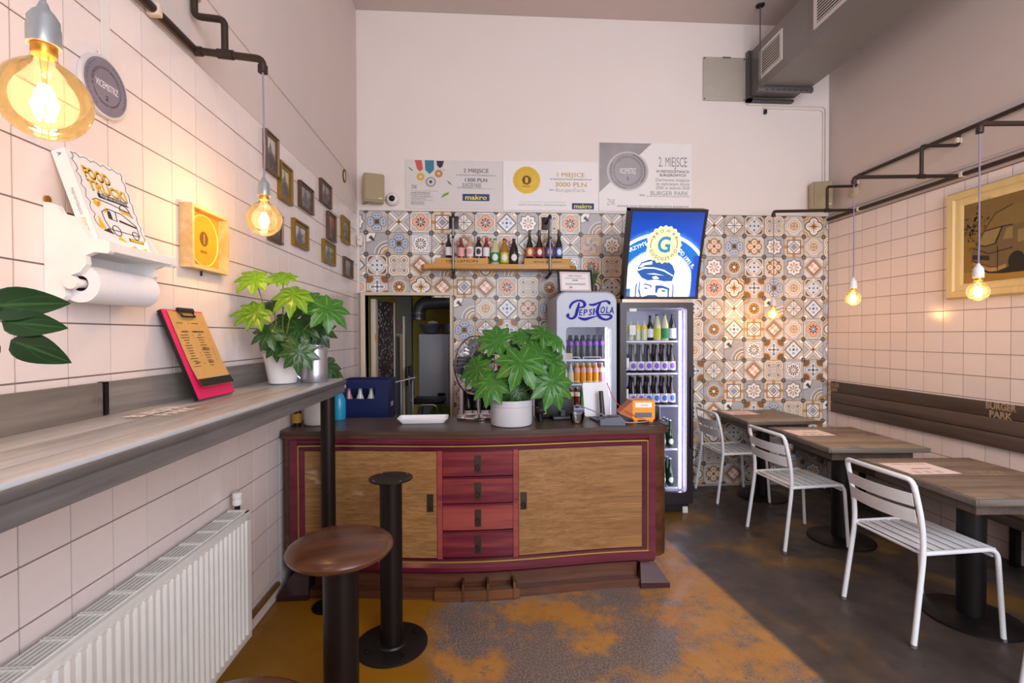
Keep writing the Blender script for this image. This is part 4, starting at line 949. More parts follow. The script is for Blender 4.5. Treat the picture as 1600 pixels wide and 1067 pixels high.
# chrome desk fan
CHROME = M('chrome', '#c9c6cc', .12, 1, var=.03)
t = thing('desk_fan', 'chrome desk fan with a wire cage behind the potted plant', 'fan', (-.025, 3.135, CT))
part('base', CHROME, t, lambda b: (b.tube([(.135*math.cos(2*PI*i/36), .085*math.sin(2*PI*i/36), .011) for i in range(36)], .010, 8, True), b.lathe([(.05, .003), (.05, .01), (.03, .018), (.014, .03)], 20), [b.tube([(.04*math.cos(a), .03*math.sin(a), .01), (.13*math.cos(a), .08*math.sin(a), .01)], .006, 6) for a in (.3, 1.6, 2.9, 4.7)]))
part('pole', CHROME, t, lambda b: b.tube([(0, 0, .02), (0, 0, .30)], .011, 14))
FT = XF((-.02, .01, .35), rz=math.radians(48)) ; FR = .19
def cage(b, front):
    b.T = FT; n = 44; s = -1 if front else 1
    for i in range(n):
        a = 2*PI*i/n; b.tube([(.04*math.cos(a), s*.065, .04*math.sin(a)), (.12*math.cos(a+.1), s*.060, .12*math.sin(a+.1)), (.17*math.cos(a+.16), s*.04, .17*math.sin(a+.16)), (FR*math.cos(a+.2), 0, FR*math.sin(a+.2))], .0012, 4)
    for r, yy in ((.04, .065), (.12, .06), (FR, .0)): b.tube([(r*math.cos(2*PI*i/48), s*yy, r*math.sin(2*PI*i/48)) for i in range(48)], .003 if r < FR else .006, 6, True)
part('cage', CHROME, t, lambda b: cage(b, True)); part('cage', CHROME, t, lambda b: cage(b, False))
part('hub', BLKM, t, lambda b: (setattr(b, 'T', FT), b.cyl((0, .055, 0), (0, .16, 0), .055, .05, 20), b.cyl((0, -.072, 0), (0, -.062, 0), .036, n=20)))
def blades(b):
    for k in range(4):
        b.T = FT @ Matrix.Rotation(k*PI/2, 4, 'Y'); b.add([(.03, -.012, -.01), (.10, -.03, -.07), (.165, -.01, -.05), (.17, .015, .04), (.11, .02, .06), (.03, .012, .02)], [(0, 1, 2, 3, 4, 5)])
part('blade', M('fan_blade_metal', '#9a98a6', .25, .8), t, blades)
# plant in the grey pot
GPOT = M('pale_grey_pot', '#c4c4ca', .4, var=.03)
t = thing('potted_fatsia', 'lush green palmate plant in a pale grey cylindrical pot on the counter', 'potted plant', (.175, 2.93, CT))
part('pot', GPOT, t, lambda b: b.lathe([(.118, 0), (.123, .004), (.127, .03), (.128, .115), (.131, .118), (.131, .155), (.124, .155), (.12, .12)], 36, cap1=False)); part('soil', MATS['soil'], t, lambda b: b.lathe([(.001, .128), (.123, .130)], 24, cap0=False, cap1=False))
k_ = .00385/4.104
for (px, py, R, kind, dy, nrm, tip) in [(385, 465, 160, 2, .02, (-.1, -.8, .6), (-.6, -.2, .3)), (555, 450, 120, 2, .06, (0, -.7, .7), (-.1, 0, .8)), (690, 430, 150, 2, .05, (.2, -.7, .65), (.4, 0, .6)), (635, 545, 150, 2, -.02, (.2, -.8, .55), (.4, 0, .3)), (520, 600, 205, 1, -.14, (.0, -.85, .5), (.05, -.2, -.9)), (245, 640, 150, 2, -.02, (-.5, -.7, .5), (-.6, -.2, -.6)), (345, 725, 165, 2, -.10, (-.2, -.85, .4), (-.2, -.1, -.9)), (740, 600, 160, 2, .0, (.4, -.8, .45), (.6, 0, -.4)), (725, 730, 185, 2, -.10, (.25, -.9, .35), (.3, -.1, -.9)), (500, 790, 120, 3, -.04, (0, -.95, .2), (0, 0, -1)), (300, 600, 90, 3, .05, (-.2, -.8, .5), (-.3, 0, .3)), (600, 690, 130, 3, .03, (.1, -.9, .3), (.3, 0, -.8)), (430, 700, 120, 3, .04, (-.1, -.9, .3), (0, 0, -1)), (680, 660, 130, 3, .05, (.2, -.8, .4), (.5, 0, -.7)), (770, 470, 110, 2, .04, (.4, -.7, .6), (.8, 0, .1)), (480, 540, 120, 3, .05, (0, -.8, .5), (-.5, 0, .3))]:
    p = ((px-470)*k_, dy, (1015-py)*k_)
    leafobj(t, kind if px != 520 else 2, p, R*k_, nrm, tip, int(px)+1); petiole(t, (0, 0, .13), p)
# ribbed pot at the wall end of the counter
t = thing('potted_plant', 'dark leafed plant in a white ribbed pot at the wall end of the counter', 'potted plant', (-1.015, 3.03, CT))
part('pot', M('cream_ribbed_pot', '#ded6d0', .45), t, lambda b: b.lathe([(.075, 0), (.080, .004)]+[(.082+.014*i/13+(.0022 if i % 2 else 0), .008+i*.0125) for i in range(13)]+[(.098, .175), (.090, .175), (.088, .14)], 30, cap1=False))
part('soil', MATS['soil'], t, lambda b: b.lathe([(.001, .148), (.089, .150)], 20, cap0=False, cap1=False))
for p, R, nrm, tip in (((.055, -.03, .36), .13, (.5, -.6, .5), (.9, -.2, .2)), ((.03, -.05, .27), .12, (.3, -.9, .2), (.4, 0, -.9)), ((-.04, .05, .40), .10, (0, -.6, .7), (-.5, 0, .5)), ((.05, .08, .33), .11, (.5, -.5, .6), (.6, .4, 0))): leafobj(t, 3, p, R, nrm, tip, 3); petiole(t, (0, 0, .15), p)
# small amber bottle, blue soap, little frame
t = thing('sauce_bottle', 'small dark bottle with a yellow label beside the ribbed pot', 'bottle', (-1.125, 2.975, CT))
part('glass', M('brown_glass', '#2a160c', .12, coat=.5), t, lambda b: b.lathe([(.026, 0), (.027, .004), (.027, .085), (.014, .11), (.012, .135)], 20)); part('label', M('ochre_label', '#b58a2c', .6), t, lambda b: b.lathe([(.0275, .02), (.0275, .075)], 20, cap0=False, cap1=False)); part('cap', M('red_cap', '#a8322a', .4), t, lambda b: b.lathe([(.014, .133), (.014, .152)], 16))
t = thing('soap_bottle', 'turquoise spray cleaner bottle behind the ledge post', 'bottle', (-.935, 3.185, CT))
part('liquid', M('turquoise_plastic', '#1f8fb5', .25), t, lambda b: b.lathe([(.040, 0), (.043, .01), (.043, .12), (.030, .16), (.015, .18)], 24)); part('spray_head', M('clear_grey_plastic', '#b9bcc2', .3), t, lambda b: (b.lathe([(.016, .178), (.016, .20)], 14), b.box(-.02, .045, -.012, .012, .2, .225, .005)))
# glass bowl
GL = glass('clear_glass', (.96, .97, .97, 1))
t = thing('glass_bowl', 'small clear glass bowl near the card reader', 'bowl', (.585, 2.945, CT)); part('bowl', GL, t, lambda b: b.lathe([(.034, .001), (.036, .003), (.046, .05), (.047, .058), (.044, .058), (.034, .006)], 28)); part('rim', GL, t, lambda b: b.tube([(.0465*math.cos(2*PI*i/28), .0465*math.sin(2*PI*i/28), .058) for i in range(28)], .0018, 6, True))
# card terminal, tablet on its stand, orange charging box, dark router
DPL = M('dark_plastic', '#26282e', .4); GPL = M('slate_plastic', '#5b6172', .4)
t = thing('tablet_stand', 'white tablet seen from behind on a dark stand', 'tablet', (.745, 3.08, CT), .15)
TI2 = Matrix.Rotation(-.20, 4, 'X') 
part('tablet', M('white_tablet', '#dcdce2', .35), t, lambda b: (setattr(b, 'T', TI2), b.prism(rrect(-.085, .095, .015, .235, .014), .0, .010))); part('stand_arm', DPL, t, lambda b: b.tube([(.012, -.06, .01), (.014, -.045, .07), (.018, -.015, .18)], [.018, .016, .014], 10)); part('foot', GPL, t, lambda b: b.box(-.05, .09, -.14, .02, .0005, .012, .005))
t = thing('card_reader', 'slate grey card payment terminal lying on the counter', 'card reader', (.785, 2.88, CT), -.1)
part('body', GPL, t, lambda b: b.prism([(-.075, 0), (.075, 0), (.072, .03), (.05, .05), (-.04, .045), (-.075, .03)], -.045, .045)); part('screen', BLKM, t, lambda b: b.box(-.03, .04, -.03, .03, .049, .0515))
ORG = M('orange_plastic', '#f59a12', .35, var=.03)
t = thing('orange_box', 'bright orange box with a white label and grey slot', 'charging box', (1.0, 2.985, CT), -.06)
part('body', ORG, t, lambda b: b.prism(rrect(-.065, .075, .012, .135, .015), -.055, .055)); part('wedge', M('orange_brown_plastic', '#b8621c', .4), t, lambda b: b.add([(-.15, -.05, .055), (-.066, -.055, .02), (-.066, -.055, .13), (-.15, .05, .055), (-.066, .055, .02), (-.066, .055, .13)], [(0, 1, 2), (3, 5, 4), (0, 2, 5, 3), (0, 3, 4, 1), (1, 4, 5, 2)])); [part('foot', ORG, t, lambda b: b.box(x, x+.025, -.05, .05, .0005, .0115)) for x in (-.055, .04)]
part('label', M('white_label', '#f4f0ea', .5), t, lambda b: b.box(-.048, .055, -.0565, -.0552, .092, .122)); part('slot', GPL, t, lambda b: b.box(-.05, .055, -.0565, -.0552, .03, .06))
text('lettering', 'terminal', t, M('blue_ink', '#3a5a9a', .6), .008, .102, h=.009, y=-.0572, align='c')
t = thing('label_printer', 'small black device with a white sticker at the counter end', 'printer', (1.098, 3.075, CT), -.1)
part('body', BLKM, t, lambda b: b.box(-.035, .045, -.05, .05, .0005, .085, .01)); part('sticker', MATS['white_label'], t, lambda b: b.box(-.022, .03, -.03, .01, .0852, .0862))
t = thing('cash_terminal', 'black till terminal behind the plant', 'till', (.46, 3.14, CT), .1)
part('body', BLKM, t, lambda b: b.box(-.11, .14, -.03, .07, .0005, .13, .012)); part('stand', DPL, t, lambda b: (b.box(.04, .07, -.06, -.031, .02, .06), b.box(-.02, .12, -.10, -.032, .0005, .02, .005)))
part('note', M('green_note', '#8cc63a', .6), t, lambda b: b.box(-.07, -.05, -.034, -.0305, .03, .09))
t = thing('headphones_coil', 'black hand-held barcode scanner beside the grey pot', 'scanner', (.36, 3.02, CT)); t.name = 'barcode_scanner'
part('head', BLKM, t, lambda b: b.box(-.025, .035, -.03, .03, .05, .09, .01)); part('grip', BLKM, t, lambda b: b.tube([(0, 0, .06), (.005, 0, .0)], [.018, .016], 10))
# leads
def cable(label, pts, r, mat):
    b = B(); b.tube(fillet(pts, .06, 6), r, 6); return tag(b.ob('cable', mat), label, 'cable')
cable('grey lead looping from the tablet over the card reader', [(.60, 3.05, CT+.10), (.74, 2.87, CT+.055), (.86, 2.84, CT+.012), (.98, 2.87, CT+.012), (1.03, 2.91, CT+.01)], .0035, M('grey_lead', '#9b95a8', .5))
cable('red lead running from the tablet to the orange box', [(.79, 3.01, CT+.24), (.83, 3.0, CT+.13), (.88, 2.93, CT+.07), (1.0, 2.90, CT+.02), (1.03, 2.89, CT+.006)], .0025, M('red_lead', '#c8503c', .5))
cable('thin black lead hanging over the rounded end of the counter', [(.93, 2.86, CT+.006), (1.0, 2.83, CT+.005), (1.09, 2.84, CT+.006), (1.135, 2.835, CT-.02), (1.15, 2.85, CT-.09)], .0025, BLKM)
# ------------------------------------------------------------------ bottles
GLB = M('beer_brown_glass', '#24120a', .1, coat=.6, var=.1); GLG = M('beer_green_glass', '#1c3d17', .1, coat=.6, var=.1); GLK = M('near_black_glass', '#120c10', .1, coat=.6)
def lab(name, c): return M(name, c, .5, var=.03)
L_ = {k: lab('label_'+k, v) for k, v in dict(white='#ece8ee', pink='#e8a9a6', green='#1f8a4a', lime='#c9c63a', black='#2a2a2c', orange='#e07a3a', red='#b83a3c', violet='#8a5ac8', blue='#3d74c8', cola='#2a2fc0', yellow='#e8d02a', cream='#e9d6b4').items()}
D_ = {k: M('drink_'+k, v, .12, coat=.5, var=.03) for k, v in dict(cherry='#7a2a22', peach='#c99a7c', dark='#1d1014', amber='#a8742a', pale='#c9c79a', clear='#c9cdc4', orange='#f2a21a', cola='#241418', greend='#7fc46a', rose='#b8848a').items()}
CAPS = {k: M('cap_'+k, v, .35, .2) for k, v in dict(black='#1c1a1c', green='#2f9a4a', navy='#26307a', white='#dedce2', silver='#b9bcc6', gold='#b9a04a', cream='#cdbf9a').items()}
PROF = {
 'beer': ([(.9, 0), (1, .02), (1, .50), (.92, .58), (.5, .70), (.40, .78), (.37, .93), (.42, .94), (.42, .965)], (.40, .955, 1.0), (.12, .46)),
 'long': ([(.9, 0), (1, .02), (1, .40), (.9, .50), (.5, .66), (.42, .74), (.36, .94), (.40, .95), (.40, .975)], (.42, .965, 1.0), (.08, .38)),
 'slim': ([(.9, 0), (1, .015), (1, .55), (.85, .63), (.48, .74), (.42, .93), (.46, .94), (.46, .955)], (.46, .945, 1.0), (.10, .50)),
 'soda': ([(.9, 0), (1, .02), (1, .48), (.95, .58), (.62, .76), (.36, .88), (.34, .93), (.36, .94), (.36, .95)], (.40, .935, 1.0), (.08, .46)),
 'pet': ([(.8, 0), (1, .03), (.96, .1), (1, .16), (1, .62), (.96, .70), (.5, .86), (.36, .90), (.36, .94)], (.40, .93, 1.0), (.55, .76)),
}
BOT = {}
def bottle(name, label, loc, kind, Hh, R, gm, cm, lm, group=None, rz=0, emblem=None):
    key = (name, kind, Hh, R, gm.name, cm.name, lm.name, emblem.name if emblem else None)
    if key in BOT: return dup(BOT[key], loc, rz, label, group)
    t = thing(name, label, 'bottle', loc, rz, group)
    pr, cap, lb = PROF[kind]
    b = B(); b.lathe([(r*R, z*Hh) for r, z in pr], 16); b.ob('glass', gm, t)
    b = B(); b.lathe([(cap[0]*R, cap[1]*Hh), (cap[0]*R, cap[2]*Hh-.002), (cap[0]*R*.85, cap[2]*Hh)], 12); b.ob('cap', cm, t)
    k0, k1 = lb
    def prr(z):
        for (r0, z0), (r1, z1) in zip(pr, pr[1:]):
            if z0 <= z <= z1: return r0+(r1-r0)*(z-z0)/max(1e-6, z1-z0)
        return 1
    b = B(); b.lathe([(prr(k0+(k1-k0)*i/4)*R+.0007, (k0+(k1-k0)*i/4)*Hh) for i in range(5)], 18, cap0=False, cap1=False); lo = b.ob('label', lm, t)
    if emblem:
        zc = (k0+k1)/2*Hh; hh = (k1-k0)*.34*Hh
        b = B(); n = 8; vs = []
        for i in range(n+1):
            a = PI*i/n; xx = -.66*R*math.cos(a); yy = -math.sqrt((prr((k0+k1)/2)*R+.0015)**2-xx*xx); vs += [(xx, yy, zc-hh*math.sin(a)), (xx, yy, zc+hh*math.sin(a))]
        b.add(vs, [(2*i, 2*i+2, 2*i+3, 2*i+1) for i in range(n)]); b.ob('emblem', emblem, lo, 0)
    BOT[key] = tree(t); return t
# ------------------------------------------------------------------ wall shelf with its bottles
OAKY = wood('live_edge_oak', '#a8783a', '#d19a4c', 'x', 5, .45, 30)
SZ = 2.155
t = thing('wall_shelf', 'honey coloured live-edge board shelf hung on pipe brackets', 'shelf', (.15, YB-.12, SZ))
P = [(-.715, .0), (-.68, -.075), (-.58, -.095), (.56, -.095), (.66, -.085), (.74, .01), (.72, .075), (-.70, .075)]
part('board', OAKY, t, lambda b: b.prism(P, -.045, -.002, 'xy'))
PIPEG = M('galvanised_pipe', '#8f9096', .35, .7, var=.15); PIPED = M('dark_pipe', '#3b3230', .45, .5)
for x in (-.412, .475):
    part('bracket_pipe', PIPEG, t, lambda b: b.tube([(x, -.108, -.075), (x, -.108, .435)], .0105, 12)); part('bracket_arm', PIPED, t, lambda b: b.tube(fillet([(x, -.108, .41), (x, -.108, .445), (x-.01, .117, .42)], .02), .014, 10)); part('bracket_arm', PIPED, t, lambda b: b.tube(fillet([(x, -.108, -.05), (x, -.108, -.085), (x, .117, -.10)], .02), .016, 10))
    part('flange', PIPED, t, lambda b: b.box(x-.05, x+.04, .105, .119, .36, .48, .004)); part('knob', BLKM, t, lambda b: b.cyl((x, -.128, .235), (x, -.118, .235), .012, n=12))
CARD = M('kraft_box', '#cf9f55', .7, var=.05)
def boxtray(label, x0, x1, txt, sz):
    t = thing('bottle_box', label, 'box', ((x0+x1)/2, YB-.125, SZ)); hw = (x1-x0)/2
    part('box', CARD, t, lambda b: (b.box(-hw, hw, -.05, .06, .0, .058, .002)))
    b = B(); text_into(b, txt, 0, .018, h=sz, y=-.0506, align='c', bold=.02, w=min(hw*1.2, .5)); b.ob('lettering', BK, t, 0, fix=False)
boxtray('kraft drinks box under the pale labelled bottles', -.43, .055, 'ON LEMON', .022); boxtray('kraft drinks box under the brown beer bottles', .39, .83, 'BROWAR GOŚCISZEWO', .014)
SB = SZ+.0585; GRB = 'bottles on the wall shelf'; y = YB-.125
for x, kind, h, R, gm, cm, lm, em, lb in [(-.31, 'beer', .225, .030, GLK, CAPS['black'], L_['white'], None, 'black bottle standing first on the kraft box by the shelf bracket'), (-.195, 'slim', .20, .030, D_['cherry'], CAPS['silver'], L_['pink'], None, 'cherry coloured bottle with a pink label'), (-.113, 'slim', .215, .032, D_['peach'], CAPS['silver'], L_['white'], L_['pink'], 'peach coloured bottle with a white label and pink print'), (-.033, 'slim', .21, .031, D_['dark'], CAPS['silver'], L_['white'], L_['black'], 'dark cola bottle with a white label and black print'), (.040, 'slim', .205, .030, D_['cherry'], CAPS['silver'], L_['white'], None, 'red syrup bottle with a plain white label'), (.475-.03, 'long', .27, .034, GLB, CAPS['black'], L_['orange'], L_['cream'], 'brown beer bottle with an orange label on the shelf'), (.537, 'long', .27, .034, GLB, CAPS['black'], L_['red'], L_['white'], 'brown beer bottle with a red label on the shelf'), (.632, 'long', .28, .034, GLB, CAPS['gold'], L_['violet'], L_['white'], 'brown beer bottle with a violet label on the shelf'), (.722, 'long', .28, .034, GLB, CAPS['gold'], L_['blue'], L_['white'], 'brown beer bottle with a bright blue label on the shelf')]:
    bottle('drink_bottle', lb, (x, y, SB), kind, h, R, gm, cm, lm, GRB, emblem=em)
for x, gm, cm, lm, lb in [(.120, D_['pale'], CAPS['green'], L_['green'], 'pale lemonade bottle with a dark green label'), (.207, D_['amber'], CAPS['navy'], L_['lime'], 'amber lemonade bottle with a lime label'), (.296, D_['dark'], CAPS['black'], L_['black'], 'black lemonade bottle with a black label')]:
    bottle('lemonade_bottle', lb, (x, y-.02, SZ-.0015), 'soda', .245, .041, gm, cm, lm, GRB, emblem=L_['white'])
# ------------------------------------------------------------------ prize posters
PAP = M('poster_white', '#f1ecec', .35, var=.015); PAPG = M('poster_grey', '#dcd7d5', .4, var=.03)
NAVY = M('navy_ink', '#2c2a5e', .6); GINK = M('grey_ink', '#56525a', .6); GLDI = M('gold_ink', '#c9a23a', .5); MKB = M('deep_blue_print', '#1f3a78', .5); MKY = M('bright_yellow_print', '#f4e02a', .5); SLV = M('silver_ink', '#a9a3a6', .35, .25, var=.2, scale=8); GRN = M('leaf_green_ink', '#7fa03a', .6)
def poster(label, x0, x1, z0, z1, mat):
    t = thing('prize_poster', label, 'poster', (x0, YB+.0065, z0)); part('sheet', mat, t, lambda b: b.box(0, x1-x0-.002, -.006, 0, 0, z1-z0), 0); return t
def mk(cx0, cx1, cy0, cy1, w, h): return (lambda cx, cy: ((cx-cx0)/(cx1-cx0)*w, h-(cy-cy0)/(cy1-cy0)*h)), w/(cx1-cx0)
YP = -.0068
def ptxt(t, f, s, items, mat, name='lettering', yo=0):
    b = B()
    for str_, cx, cy, wd, ht, bold in items:
        x, z = f(cx, cy+ht/2); text_into(b, str_, x, z, h=ht*s, w=wd*s, y=YP+yo, align='c', bold=bold)
    return b.ob(name, mat, t, 0, fix=False)
def pshape(t, f, name, mat, polys, yo=0):
    b = B()
    for P in polys: b.add([(f(*q)[0], YP+yo, f(*q)[1]) for q in P], [tuple(range(len(P)))])
    return b.ob(name, mat, t, 0, fix=False)
def circ(cx, cy, r, n=30, wob=0): return [(cx+(r+(wob if i % 2 else 0))*math.cos(2*PI*i/n), cy+(r+(wob if i % 2 else 0))*math.sin(2*PI*i/n)) for i in range(n)]
def makro(t, f, s, x0, x1, y0, y1):
    pshape(t, f, 'brand_box', MKB, [[(x0, y0), (x1, y0), (x1, y1), (x0, y1)]]); ptxt(t, f, s, [('makro', (x0+x1)/2, (y0+y1)/2, (x1-x0)*.8, (y1-y0)*.62, .035)], MKY, 'brand_lettering', -.0006)
# second prize, 1300 PLN
t = poster('grey prize cheque with three medals reading 1300 PLN', -.724, .202, 2.7045, 3.168, PAPG); f, s = mk(415, 1093, 218, 568, .926, .4635)
pshape(t, f, 'red_ribbon', M('red_ink', '#cf5a50', .5), [[(480, 221), (528, 221), (537, 285), (517, 302), (497, 285)]]); pshape(t, f, 'teal_ribbon', M('teal_ink', '#3f7f96', .5), [[(550, 221), (613, 221), (613, 290), (583, 320), (553, 290)]]); pshape(t, f, 'purple_ribbon', M('plum_ink', '#3a2440', .5), [[(630, 224), (682, 224), (672, 262), (655, 277), (635, 258)]])
pshape(t, f, 'gold_medal', M('gold_ink2', '#d6b43a', .45), [circ(520, 340, 28)]); pshape(t, f, 'silver_medal', SLV, [circ(590, 375, 37)]); pshape(t, f, 'bronze_medal', M('bronze_ink', '#c48a4a', .45), [circ(645, 315, 28)])
pshape(t, f, 'medal_centre', PAPG, [circ(590, 375, 24), circ(520, 340, 9), circ(645, 315, 9)], -.0004); pshape(t, f, 'medal_dot', GINK, [circ(590, 375, 12)], -.0008)
pshape(t, f, 'leaf_print', GRN, [[(435, 272), (450, 276), (472, 298), (455, 296)], [(700, 362), (720, 372), (738, 396), (716, 388)], [(658, 490), (676, 462), (716, 444), (712, 462), (690, 474)], [(520, 388), (532, 376), (528, 384)], [(672, 286), (692, 288), (676, 292)]])
ptxt(t, f, s, [('2 MIEJSCE', 905, 290, 175, 27, .02), ('W MISTRZOSTWACH BURGEROWYCH', 905, 323, 280, 10, .0), ('DLA', 790, 412, 30, 11, .0)], GINK); ptxt(t, f, s, [('1300 PLN', 905, 357, 155, 24, .02)], NAVY); ptxt(t, f, s, [('BURGER PARK', 876, 397, 132, 34, -.01)], GINK, 'handwriting')
ptxt(t, f, s, [('DANIE NA KÓŁKACH', 519, 455, 130, 9, .03), ('Festiwal Food Trucków', 519, 468, 130, 9, 0), ('2. Mistrzostwa Burgerowe', 530, 481, 150, 9, 0), ('Mistrzostwa Fryty', 504, 494, 100, 9, 0), ('22-23 sierpnia', 500, 520, 92, 9, .02), ('PGE Narodowy', 500, 533, 92, 9, .02), ('ZNK', 476, 412, 38, 26, 0)], GINK)
pshape(t, f, 'rule', GINK, [[(455, 440), (640, 440), (640, 441.5), (455, 441.5)], [(455, 505), (605, 505), (605, 506.5), (455, 506.5)], [(810, 417), (1028, 417), (1028, 418.5), (810, 418.5)]]); makro(t, f, s, 810, 998, 457, 507)
# first prize, 3000 PLN
t = poster('white prize cheque with a golden medal reading 3000 PLN', .204, 1.135, 2.7045, 3.174, PAP); f, s = mk(28, 695, 235, 575, .931, .4695)
pshape(t, f, 'gold_medal', M('gold_foil', '#d9b23c', .35, .3, var=.15), [circ(190, 367, 93, 40, 2)]); pshape(t, f, 'medal_ring', GLDI, [circ(190, 367, 78)], -.0004); pshape(t, f, 'medal_face', MATS['gold_foil'], [circ(190, 367, 75)], -.0008); pshape(t, f, 'medal_badge', BRN, [circ(190, 367, 30, 28, 3)], -.0012)
ptxt(t, f, s, [('1', 190, 367, 20, 36, .02)], MATS['gold_foil'], 'medal_numeral', -.0016); ptxt(t, f, s, [('MISTRZ', 190, 411, 55, 10, .02)], BRN, 'medal_lettering', -.0012)
ptxt(t, f, s, [('1 MIEJSCE', 498, 325, 190, 28, .015), ('3000 PLN', 498, 393, 220, 30, .015)], GLDI); ptxt(t, f, s, [('W MISTRZOSTWACH BURGEROWYCH', 498, 357, 290, 9, .02)], NAVY); ptxt(t, f, s, [('DLA', 365, 432, 32, 10, .02), ('FESTIWAL FOOD TRUCKOW I 1. MISTRZOSTWA BURGEROWE', 300, 538, 330, 8, 0)], GINK); ptxt(t, f, s, [('BurgerPark', 495, 430, 205, 22, -.012)], SLV, 'handwriting')
pshape(t, f, 'rule', SLV, [[(140, 517), (460, 517), (460, 519), (140, 519)], [(395, 441), (605, 441), (605, 442.5), (395, 442.5)]]); makro(t, f, s, 505, 660, 522, 565)
# second place, silver medal
t = poster('white diploma with a big silver medal and grey corner', 1.137, 2.06, 2.7045, 3.371, PAP); f, s = mk(700, 1320, 100, 583, .923, .6665)
pshape(t, f, 'grey_corner', M('grey_gradient_print', '#a39c9e', .35, .2, var=.5, scale=2), [[(702, 102), (1050, 102), (702, 450)]]); pshape(t, f, 'medal', M('medal_silver_print', '#c9c5c6', .35, .3, var=.2, scale=5), [circ(890, 300, 138, 48)], -.0004); pshape(t, f, 'medal_face', SLV, [circ(890, 300, 127, 48)], -.0008)
b = B(); cx, cz = f(890, 300); ring_text(b, 'W MISTRZOSTWACH BURGEROWYCH', cx, cz, 88*s, 11*s, PI/2, YP-.0012, True); ring_text(b, 'ZLOT FOOD TRUCKÓW WARSZAWA', cx, cz, 98*s, 10*s, -PI/2, YP-.0012, False); text_into(b, '2', cx, cz-.085, h=.03, y=YP-.0012, align='c', bold=.03); b.ob('medal_lettering', GINK, t, 0, fix=False)
b = B(); b.T = Matrix.Translation((cx, 0, cz)); laurel(b, 113*s, YP-.0012, -.6, 1.2, 14, .014); laurel(b, 113*s, YP-.0012, PI-.4, PI+1.4, 14, .011); b.ob('laurel_print', GINK, t, 0, fix=False)
ptxt(t, f, s, [('VICEMISTRZ', 890, 300, 110, 36, .02)], PAP, 'medal_title', -.0014); ptxt(t, f, s, [('2. MIEJSCE', 1192, 232, 190, 62, -.005)], M('mid_grey_ink', '#8a858a', .5)); ptxt(t, f, s, [('W MISTRZOSTWACH', 1190, 298, 220, 17, .03), ('BURGEROWYCH', 1192, 324, 175, 17, .03), ('DLA', 987, 467, 34, 11, .02), ('FESTIWAL FOOD TRUCKOW I MISTRZOSTWA BURGEROWE', 1060, 546, 480, 9, .03)], GINK)
ptxt(t, f, s, [('Darmowe miejsce', 1190, 357, 225, 20, 0), ('na wybranym zlocie', 1192, 385, 225, 20, 0), ('ZNK w sezonie 2020', 1192, 413, 228, 20, 0)], MATS['mid_grey_ink']); ptxt(t, f, s, [('BURGER PARK', 1170, 453, 255, 28, -.01)], MATS['mid_grey_ink'], 'handwriting'); pshape(t, f, 'rule', GINK, [[(1015, 473), (1308, 473), (1308, 475), (1015, 475)]])
ptxt(t, f, s, [('ZNK', 780, 520, 55, 40, 0)], SLV)
# ------------------------------------------------------------------ loudspeakers and dome camera
BEI = M('beige_plastic', '#b9a98c', .5, var=.05)
def speaker(label, x, rz):
    t = thing('wall_speaker', label, 'loudspeaker', (x, YB-.085, 2.72), rz)
    part('cabinet', BEI, t, lambda b: b.box(-.095, .095, -.04, .06, .012, .275, .018, 3)); part('grille', M('beige_mesh', '#a89878', .7, bmp=.5, scale=60), t, lambda b: b.box(-.083, .083, -.048, -.041, .025, .262, .006)); part('badge', M('pale_badge', '#ddd5c4', .4), t, lambda b: b.box(.04, .07, -.0505, -.0485, .04, .05)); part('bracket', BLKM, t, lambda b: (b.box(-.02, .02, .061, .078, .1, .18), b.tube([(-.06, .0, .012), (-.065, -.01, .0), (-.09, .0, -.01), (-.105, .03, .005)], .003, 6)))
speaker('beige loudspeaker on the wall beside the dome camera', -1.0, .30); speaker('beige loudspeaker in the right corner under the cable duct', 3.325, -.25)
t = thing('dome_camera', 'small white dome security camera on the back wall', 'camera', (-.842, YB-.002, 2.786))
part('base', WHITE, t, lambda b: b.lathe([(.062, 0), (.062, .018), (.052, .035), (.034, .045)], 28, T=Matrix.Rotation(PI/2, 4, 'X'))); part('lens', BLKM, t, lambda b: b.sphere((0, -.038, 0), .03, 18, 10))
# ------------------------------------------------------------------ ventilation duct, hatch, conduit
DUCT = M('grey_duct_paint', '#85807d', .45, .25, var=.06, scale=3); DGR = M('duct_bracket_grey', '#6a6667', .4, .5)
t = thing('air_duct', 'large grey rectangular air duct hung below the ceiling', 'air duct', (2.85, 3.0, 3.81))
part('duct', DUCT, t, lambda b: b.box(-.23, .23, -4.3, 1.42, 0, .44)); part('end_flange', DGR, t, lambda b: (b.box(-.252, -.205, 1.57, 1.612, -.025, .46), b.box(-.252, .215, 1.57, 1.612, -.025, .0), b.box(-.23, .215, 1.421, 1.57, .01, .44)))
part('seam', DUCT, t, lambda b: [b.box(-.2315, .2315, y, y+.006, -.0015, .4415) for y in (-.35, -1.8, .72)])
part('hanger_rail', DGR, t, lambda b: (b.box(-.285, .245, 1.33, 1.37, -.045, -.004), b.box(-.285, .245, 1.33, 1.335, -.075, -.045)) if False else (b.box(-.285, .245, 1.33, 1.37, -.043, -.002, .003)))
part('rail_slot', BLKM, t, lambda b: [b.box(-.22+i*.055, -.195+i*.055, 1.3285, 1.3298, -.040, -.034) for i in range(8)])
for x in (-.262, .238): part('hanger_rod', DGR, t, lambda b: b.tube([(x, 1.35, -.05), (x, 1.35, ZC-3.81-.001)], .006, 8))
part('ceiling_rose', BLKM, t, lambda b: b.lathe([(.035, ZC-3.81-.012), (.04, ZC-3.81-.001)], 18, (-.262, 1.35, 0)))
GRF = M('grille_white', '#d9d2cc', .4)
